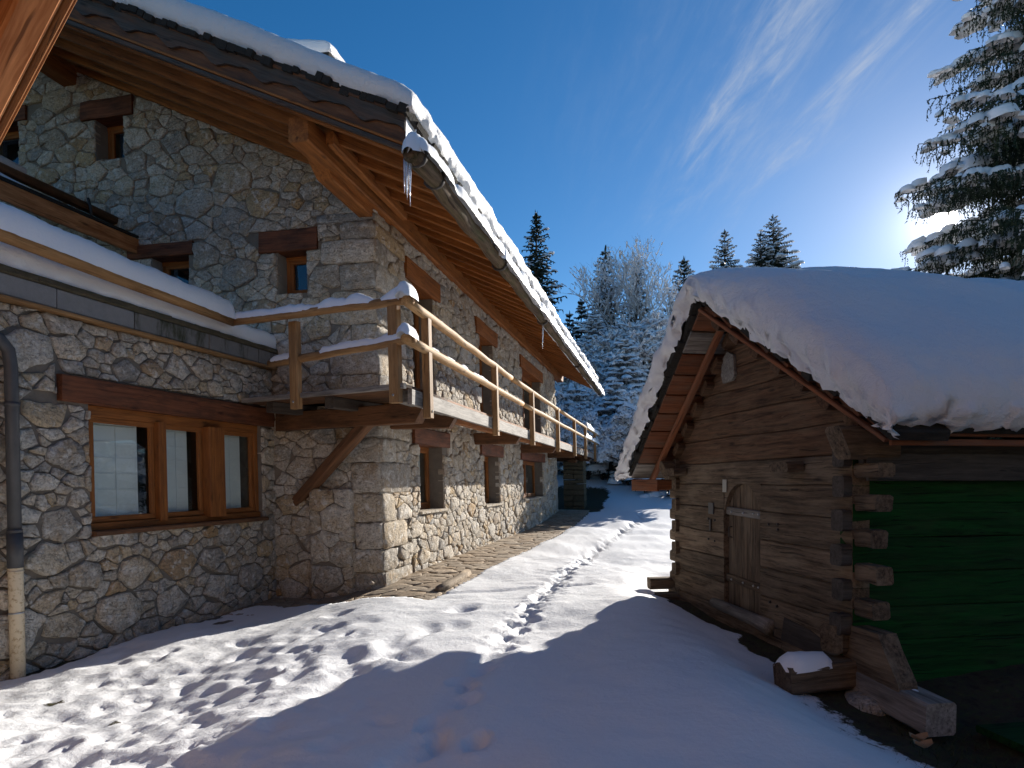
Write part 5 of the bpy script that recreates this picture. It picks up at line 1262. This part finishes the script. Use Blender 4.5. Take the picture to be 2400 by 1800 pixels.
def tree_at(px, top, Y, rpx, label, seed, **k):
    t = at(px, top, Y); g = ground_at(t.x, Y); return spruce((t.x, Y, g - .2), t.z - g + .2, rpx / FPX * Y, label, seed, **k)
tree_at(1257, 500, 46, 125, 'dark spruce rising behind the far end of the chalet eave', 101, snow=.28, zfrom=.25)
tree_at(1418, 580, 52, 105, 'slender dark spruce left of the bare tree', 102, snow=.35, zfrom=.3)
tree_at(1492, 606, 56, 90, 'narrow spruce partly behind the bare white tree', 103, snow=.3, zfrom=.4)
tree_at(1603, 606, 54, 120, 'snowy spruce right of the bare tree beside the granary peak', 104, snow=.45, zfrom=.3)
tree_at(1699, 540, 88, 135, 'small snow clumped spruce above the granary ridge, leftmost of three', 105, snow=.75, zfrom=.35, step=.7)
tree_at(1783, 545, 90, 130, 'shorter spruce of the pair above the granary ridge', 106, snow=.6, zfrom=.4, step=.7)
tree_at(1812, 505, 92, 175, 'tallest snow clumped spruce above the granary ridge', 107, snow=.8, zfrom=.4, step=.7)
tree_at(1362, 705, 48, 60, 'small spruce tip at the left of the snowy thicket', 108, snow=.4, zfrom=.1)
tree_at(1335, 735, 50, 55, 'smallest spruce tip beside the chalet eave', 109, snow=.4, zfrom=.1)
tree_at(1425, 960, 36, 120, 'young snowy spruce with dark gaps below the thicket', 110, snow=.55, zfrom=.02, step=.3)
tree_at(1330, 985, 38, 110, 'bushy snow loaded spruce behind the balcony end', 111, snow=.5, zfrom=.02, step=.3)
tree_at(1500, 985, 34, 100, 'low snow loaded spruce beside the granary eave', 112, snow=.6, zfrom=.02, step=.3)
tree_at(1575, 905, 31, 130, 'low dark spruce showing under the granary eave', 113, snow=.5, zfrom=.0, step=.3)
tree_at(1250, 700, 60, 160, 'broad dark spruce behind the far gable of the chalet', 114, snow=.45, zfrom=.0, step=.6)
tree_at(1390, 800, 58, 170, 'wide dark spruce behind the thicket, left', 115, snow=.4, zfrom=.0, step=.6)
tree_at(1530, 770, 60, 170, 'wide dark spruce behind the thicket, right', 116, snow=.4, zfrom=.0, step=.6)
def branchy(loc, h, label, seed, name, group, spread=.5, levels=5, snowy=1.0, thick=1.0, stems=1, mat='twig_dark', rise=.7, kids=(3, 4), sag=0.0, minlen=.12, lenf=(.55, .75)):
    """leafless tree: forking limbs, each with its ridge of snow"""
    rr = random.Random(seed); loc = Vector(loc); root = thing(name, label, 'tree', tuple(loc), group); tk = MB(); cr_ = MB(); sn = MB()
    def seg(p0, p1, r0, r1, big):
        d = p1 - p0; ref = Vector((0, 0, 1)) if abs(d.normalized().z) < .9 else Vector((1, 0, 0)); x = d.cross(ref).normalized(); y = x.cross(d).normalized(); n_ = 6 if big else 3; vs = []
        for (p_, q_) in ((p0, r0), (p1, r1)):
            for i in range(n_): t = 2 * math.pi * i / n_; vs.append(p_ + x * math.cos(t) * q_ + y * math.sin(t) * q_)
        (tk if big else cr_).add(vs, [(i, (i + 1) % n_, n_ + (i + 1) % n_, n_ + i) for i in range(n_)], None, rr.random())
        if snowy and not big and abs(d.normalized().z) < .93 and rr.random() < snowy:
            k_ = 1.7 + 1.6 * (1 - abs(d.normalized().z)); w = max(r0, .012 * thick) * k_ + .022 * thick; up_ = Vector((0, 0, w * 1.1)); s_ = x * w
            a_ = p0 + Vector((0, 0, r0 * .3)); b_ = p1 + Vector((0, 0, r1 * .3)); j = Vector((rr.uniform(-.3, .3) * w, rr.uniform(-.3, .3) * w, 0))
            m1 = a_.lerp(b_, .5) + j
            sn.add([a_ - s_ * .6, a_ + up_ * .5, a_ + s_ * .6, m1 - s_ * 1.1, m1 + up_ * 1.15, m1 + s_ * 1.1, b_ - s_ * .55, b_ + up_ * .45, b_ + s_ * .55], [(0, 3, 4, 1), (1, 4, 5, 2), (3, 6, 7, 4), (4, 7, 8, 5)])
    def grow(p0, d, L, r0, lev):
        n_ = 3 if lev > 1 else 2; p_ = p0; dd = d.copy()
        for k in range(n_):
            dd = (dd + Vector((rr.uniform(-.16, .16), rr.uniform(-.16, .16), rr.uniform(-.1, .12) - sag * (levels - lev) * .12))).normalized(); q_ = p_ + dd * (L / n_)
            ra, rb = r0 * (1 - .4 * k / n_), r0 * (1 - .4 * (k + 1) / n_); seg(p_, q_, ra, rb, lev >= levels - (1 if stems == 1 else 0))
            if lev > 0 and k >= (0 if lev < levels else 1):
                for _ in range(rr.randint(*kids) if k == n_ - 1 else 1):
                    ax = Vector((rr.uniform(-1, 1), rr.uniform(-1, 1), rr.uniform(-.35, .8))).normalized(); nd = (dd * (1 - spread) + ax * spread + Vector((0, 0, rise * .25))).normalized()
                    nl = L * rr.uniform(*lenf)
                    if nl > minlen: grow(q_, nd, nl, max(.006 * thick, rb * .62), lev - 1)
            p_ = q_
    for s in range(stems):
        a = rr.uniform(0, 6.28); tl = rr.uniform(.05, .5) if stems > 1 else .05
        grow(loc + Vector((math.cos(a) * .25 * (stems > 1), math.sin(a) * .25 * (stems > 1), -.2)), Vector((math.cos(a) * tl, math.sin(a) * tl, 1)).normalized(), h * rr.uniform(.34, .45), h * .014 * thick ** .5, levels)
    if tk.v: tk.build('trunk', mat, root, True)
    cr_.build('crown', mat, root)
    if sn.v: sn.build('crown_snow', 'snow', root, False, kind='stuff')
    return root
def bare_at(px, top, Y, label, seed, **k):
    t = at(px, top, Y); g = ground_at(t.x, Y); return branchy((t.x, Y, g), t.z - g, label, seed, **k)
bare_at(1535, 525, 48, 'tall bare birch with frosted twigs against the sky, right stem', 201, name='bare_tree', group='bare trees', spread=.5, levels=5, snowy=.5, thick=1.0, mat='birch_bark', rise=1.0, kids=(2, 3), lenf=(.52, .74))
bare_at(1475, 560, 49, 'bare frosted tree leaning left beside the birch', 202, name='bare_tree', group='bare trees', spread=.5, levels=5, snowy=.5, thick=1.0, mat='birch_bark', rise=1.0, kids=(2, 3), lenf=(.52, .74))
th_spots = [(1300, 800, 40), (1352, 775, 45), (1425, 700, 46), (1480, 690, 45), (1545, 695, 47), (1605, 690, 50), (1335, 890, 36), (1395, 870, 38), (1455, 850, 39), (1515, 860, 41), (1275, 880, 37), (1425, 930, 34), (1480, 940, 33), (1365, 950, 34)]
th_lab = ['snow laden shrub tree beside the chalet eave tip', 'white frosted tree above the balcony end', 'tall snow laden tree at the thicket top left', 'tall snow laden tree below the bare trunks', 'snow laden tree under the bare birch', 'snow laden tree touching the granary peak', 'drooping snowy tree behind the railing end', 'tangled snowy shrub tree in the thicket centre left', 'tangled snowy shrub tree in the thicket centre', 'arching snowy tree in the thicket right', 'low snowy tree below the chalet eave', 'low snowy shrub above the snow bank', 'low snowy shrub near the granary eave', 'low snowy shrub behind the stone pier']
for i, (px, top, Y, r, lb) in enumerate(((1322, 770, 43, 95, 'snow coated spruce beside the chalet eave tip'), (1392, 735, 44, 100, 'pointed snow coated spruce left in the thicket'), (1462, 790, 40, 100, 'pointed snow coated spruce in the thicket centre'), (1535, 800, 43, 105, 'snow coated spruce below the bare birch'), (1612, 745, 52, 95, 'snow coated spruce against the granary snow edge'), (1350, 905, 36, 95, 'drooping snow coated spruce above the railing end'), (1440, 900, 35, 90, 'squat snow coated spruce above the snow bank'))):
    tree_at(px, top, Y, r, lb, 160 + i, snow=1.0, zfrom=.02, step=.36, mat='spruce_frost')
for i, ((px, top, Y), lb) in enumerate(zip(th_spots, th_lab)):
    bare_at(px, top, Y, lb, 300 + i, name='snowy_tree', group='snow laden thicket', spread=.62, levels=4, snowy=1.0, thick=2.2, stems=4, rise=.5, kids=(3, 4), sag=.5, lenf=(.5, .72))

# ---- the near spruce at the right, sun behind it
def near_spruce(loc, h, label, seed):
    rr = random.Random(seed); loc = Vector(loc); root = thing('spruce_tree', label, 'tree', tuple(loc)); tk = MB()
    tk.log([loc + Vector((0, 0, f * h - .3)) for f in (0, .25, .5, .75, 1)], [.30, .26, .19, .11, .02], 12, jit=.04); tk.build('trunk', 'bark', root, True)
    cr_ = MB(); sn = MB(); z = 1.6
    def spike(p0, p1, w, tn):
        d = p1 - p0; s = d.cross(Vector((rr.uniform(-1, 1), rr.uniform(-1, 1), .3))); s.normalize()
        cr_.add([p0 - s * w, p0 + s * w, p1], [(0, 1, 2)], None, tn)
    def spray(p0, p1, w, tn, fine):
        """thin twig bristling with short needle tufts"""
        d = p1 - p0; L = d.length; spike(p0, p1, w * .5, tn * .3); m_ = max(2, int(L / fine))
        for i in range(m_):
            c_ = p0.lerp(p1, (i + .3) / m_); a = Vector((rr.uniform(-1, 1), rr.uniform(-1, 1), rr.uniform(-.5, .6))).normalized()
            spike(c_, c_ + d.normalized() * .055 + a * rr.uniform(.03, .06), w * .8, tn)
    while z < h - .4:
        f = z / h; nb = 10; a0 = rr.uniform(0, 6.28)
        for b in range(nb):
            az = a0 + 6.283 * b / nb + rr.uniform(-.3, .3); L = (6.0 * (1 - f) ** .70 + .3) * rr.uniform(.62, 1.06); dr = Vector((math.cos(az), math.sin(az), 0)); sdv = Vector((-dr.y, dr.x, 0))
            vis = dr.x < -.05; dn = 1.0 if vis else .22; droop = rr.uniform(.28, .5) * (1 - .45 * f); org = loc + Vector((0, 0, z + rr.uniform(-.2, .2))); m_ = max(6, int(L / .12 * dn)); pts = []
            for k in range(m_ + 1):
                s = k / m_; pts.append(org + dr * (L * s) + sdv * (.12 * L * n1((s * 2, az, z))) + Vector((0, 0, -droop * L * s + .34 * droop * L * s * s + .03 * n1((s * 9, az, 3)))))
            cr_.log(pts[::3] + [pts[-1]], [max(.008, .035 * (1 - i / (m_ / 3 + 1))) for i in range(len(pts[::3]) + 1)], 4, tint=0, cap=False)
            for k in range(2, m_ + 1):
                s = k / m_; p_ = pts[k]; env = math.sin(math.pi * min(1, s * .84 + .12)) ** .7
                for sg in (-1, 1):
                    if rr.random() < .18: continue
                    tl = (.12 + .95 * env * (1 - s * .5)) * rr.uniform(.45, 1.1) * min(1, L / 3); q_ = p_ + sdv * sg * tl * .8 + dr * tl * .5 + Vector((0, 0, -.24 * tl - .05)); tn = rr.random()
                    spray(p_, q_, .022, tn * .6, .05 if vis else .2); nh = max(2, int(tl / (.085 if vis else .35)))
                    for i in range(1, nh + 1):                                       # hanging twigs
                        b0 = p_.lerp(q_, i / nh); hl = rr.uniform(.10, .42) * (.55 + .6 * env); e = b0 + Vector((rr.uniform(-.10, .10), rr.uniform(-.10, .10), -hl)); spray(b0, e, .020, tn, .052 if vis else .2)
            # pillows of snow riding the branch and slumping over its sides
            k = int(m_ * rr.uniform(.1, .3))
            while k < m_ - 1:
                run = int(m_ * rr.uniform(.16, .4)); e_ = min(m_, k + run)
                if rr.random() < .95 and e_ - k > 2:
                    sub = [pts[i] for i in range(k, e_ + 1)]; wd = rr.uniform(.17, .31) * (1 - .3 * k / m_)
                    for i, c0 in enumerate(sub):
                        g = math.sin(math.pi * (i + .6) / (len(sub) + .2)) ** .5
                        for _ in range(1):
                            w_ = wd * g * rr.uniform(.7, 1.15); off = sdv * rr.uniform(-1, 1) * wd * 1.3; c_ = c0 + off + Vector((0, 0, -.35 * off.length + .01)); blob(sn, c_, w_ * 1.25, w_, w_ * rr.uniform(.7, 1.0), rr, 7, 3, az, -droop * w_)
                        if rr.random() < .4:
                            off = sdv * rr.choice((-1, 1)) * rr.uniform(.2, .5); w_ = rr.uniform(.05, .11); blob(sn, c0 + off + Vector((0, 0, -.4 * off.length)), w_ * 1.5, w_, w_, rr, 7, 3, az)
                k = e_ + int(m_ * rr.uniform(.03, .12)) + 1
        z += rr.uniform(.46, .66) * (1 - .2 * f)
    cr_.build('crown', 'spruce_needles', root); sn.build('crown_snow', 'snow', root, True, kind='stuff'); print('near spruce', len(cr_.f), len(sn.f)); return root
near_spruce((11.6, 13.2, -.2), 15.5, 'big near spruce with snow pillows and the sun behind it', 401)

# ------------------------------------------------------------------ ice
def icicle(p_, L, r_, label, group='icicles under the chalet eave'):
    mb = MB(); p_ = Vector(p_); mb.log([p_ + Vector((0, 0, .02)), p_ - Vector((0, 0, L * .3)), p_ - Vector((.004, 0, L * .7)), p_ - Vector((0, 0, L))], [r_, r_ * .75, r_ * .45, .002], 8, jit=.12)
    return tag(mb.build('icicle', 'ice', None, True), label, 'icicle', group)
hp = W(-2.36, GB - .08, gz_(-2.3) - .06)
icicle(hp, .42, .022, 'longest icicle hanging from the foremost gutter hook'); icicle(hp + N2 * .035, .50, .018, 'second long icicle on the foremost gutter hook'); icicle(hp - N2 * .03, .36, .014, 'short icicle on the foremost gutter hook')
icicle(W(5.3, GB, gz_(0) - .09), .55, .022, 'single icicle below the gutter log joint')
rs = random.Random(8)
for k in range(26):
    a_ = -2.1 + k * .32 + rs.uniform(-.1, .1); icicle(W(a_, BE + .10, zs(BE) + .01), rs.uniform(.06, .17), rs.uniform(.005, .010), 'tiny icicle in the row under the roof snow edge')
# ------------------------------------------------------------------ soil, grass and leaves at the granary foot
rs = random.Random(9); mb = MB()
for _ in range(2600):
    if rs.random() < .6: p_, q_ = rs.uniform(-1.6, .5), rs.uniform(-.8, .3)
    else: p_, q_ = rs.uniform(-.2, 3.7), rs.uniform(-.32, .05)
    b0 = WS(p_, q_, 0); z_ = ground_at(b0.x, b0.y) - .08; L = rs.uniform(.03, .11); an = rs.uniform(0, 6.28); tip = Vector((b0.x + math.cos(an) * L * .9, b0.y + math.sin(an) * L * .9, z_ + L * rs.uniform(.3, 1.0)))
    s_ = Vector((-math.sin(an), math.cos(an), 0)); mb.add([Vector((b0.x, b0.y, z_)) - s_ * .004, Vector((b0.x, b0.y, z_)) + s_ * .004, tip], [(0, 1, 2)], None, rs.random())
tag(mb.build('withered_grass', 'moss_ground', None), 'withered grass and moss tufts at the granary foot', 'grass', kind='stuff')
for i, (px, py, lb) in enumerate(((2165, 1765, 'pale brown curled leaf on the snow edge, lower of two'), (2155, 1748, 'pale brown leaf lying on the soil, upper of two'))):
    x, y = gpt(px, py, -.22); mb = MB(); rows = []
    for a in range(5):
        rows.append([Vector((x + (a - 2) * .03, y + (b - 2) * .022 * math.cos((a - 2) * .6), -.19 + .015 * abs(a - 2) + .012 * abs(b - 2))) for b in range(5)])
    mb.grid(rows); tag(mb.build('dry_leaf', 'dry_leaf', None, True), lb, 'leaf')
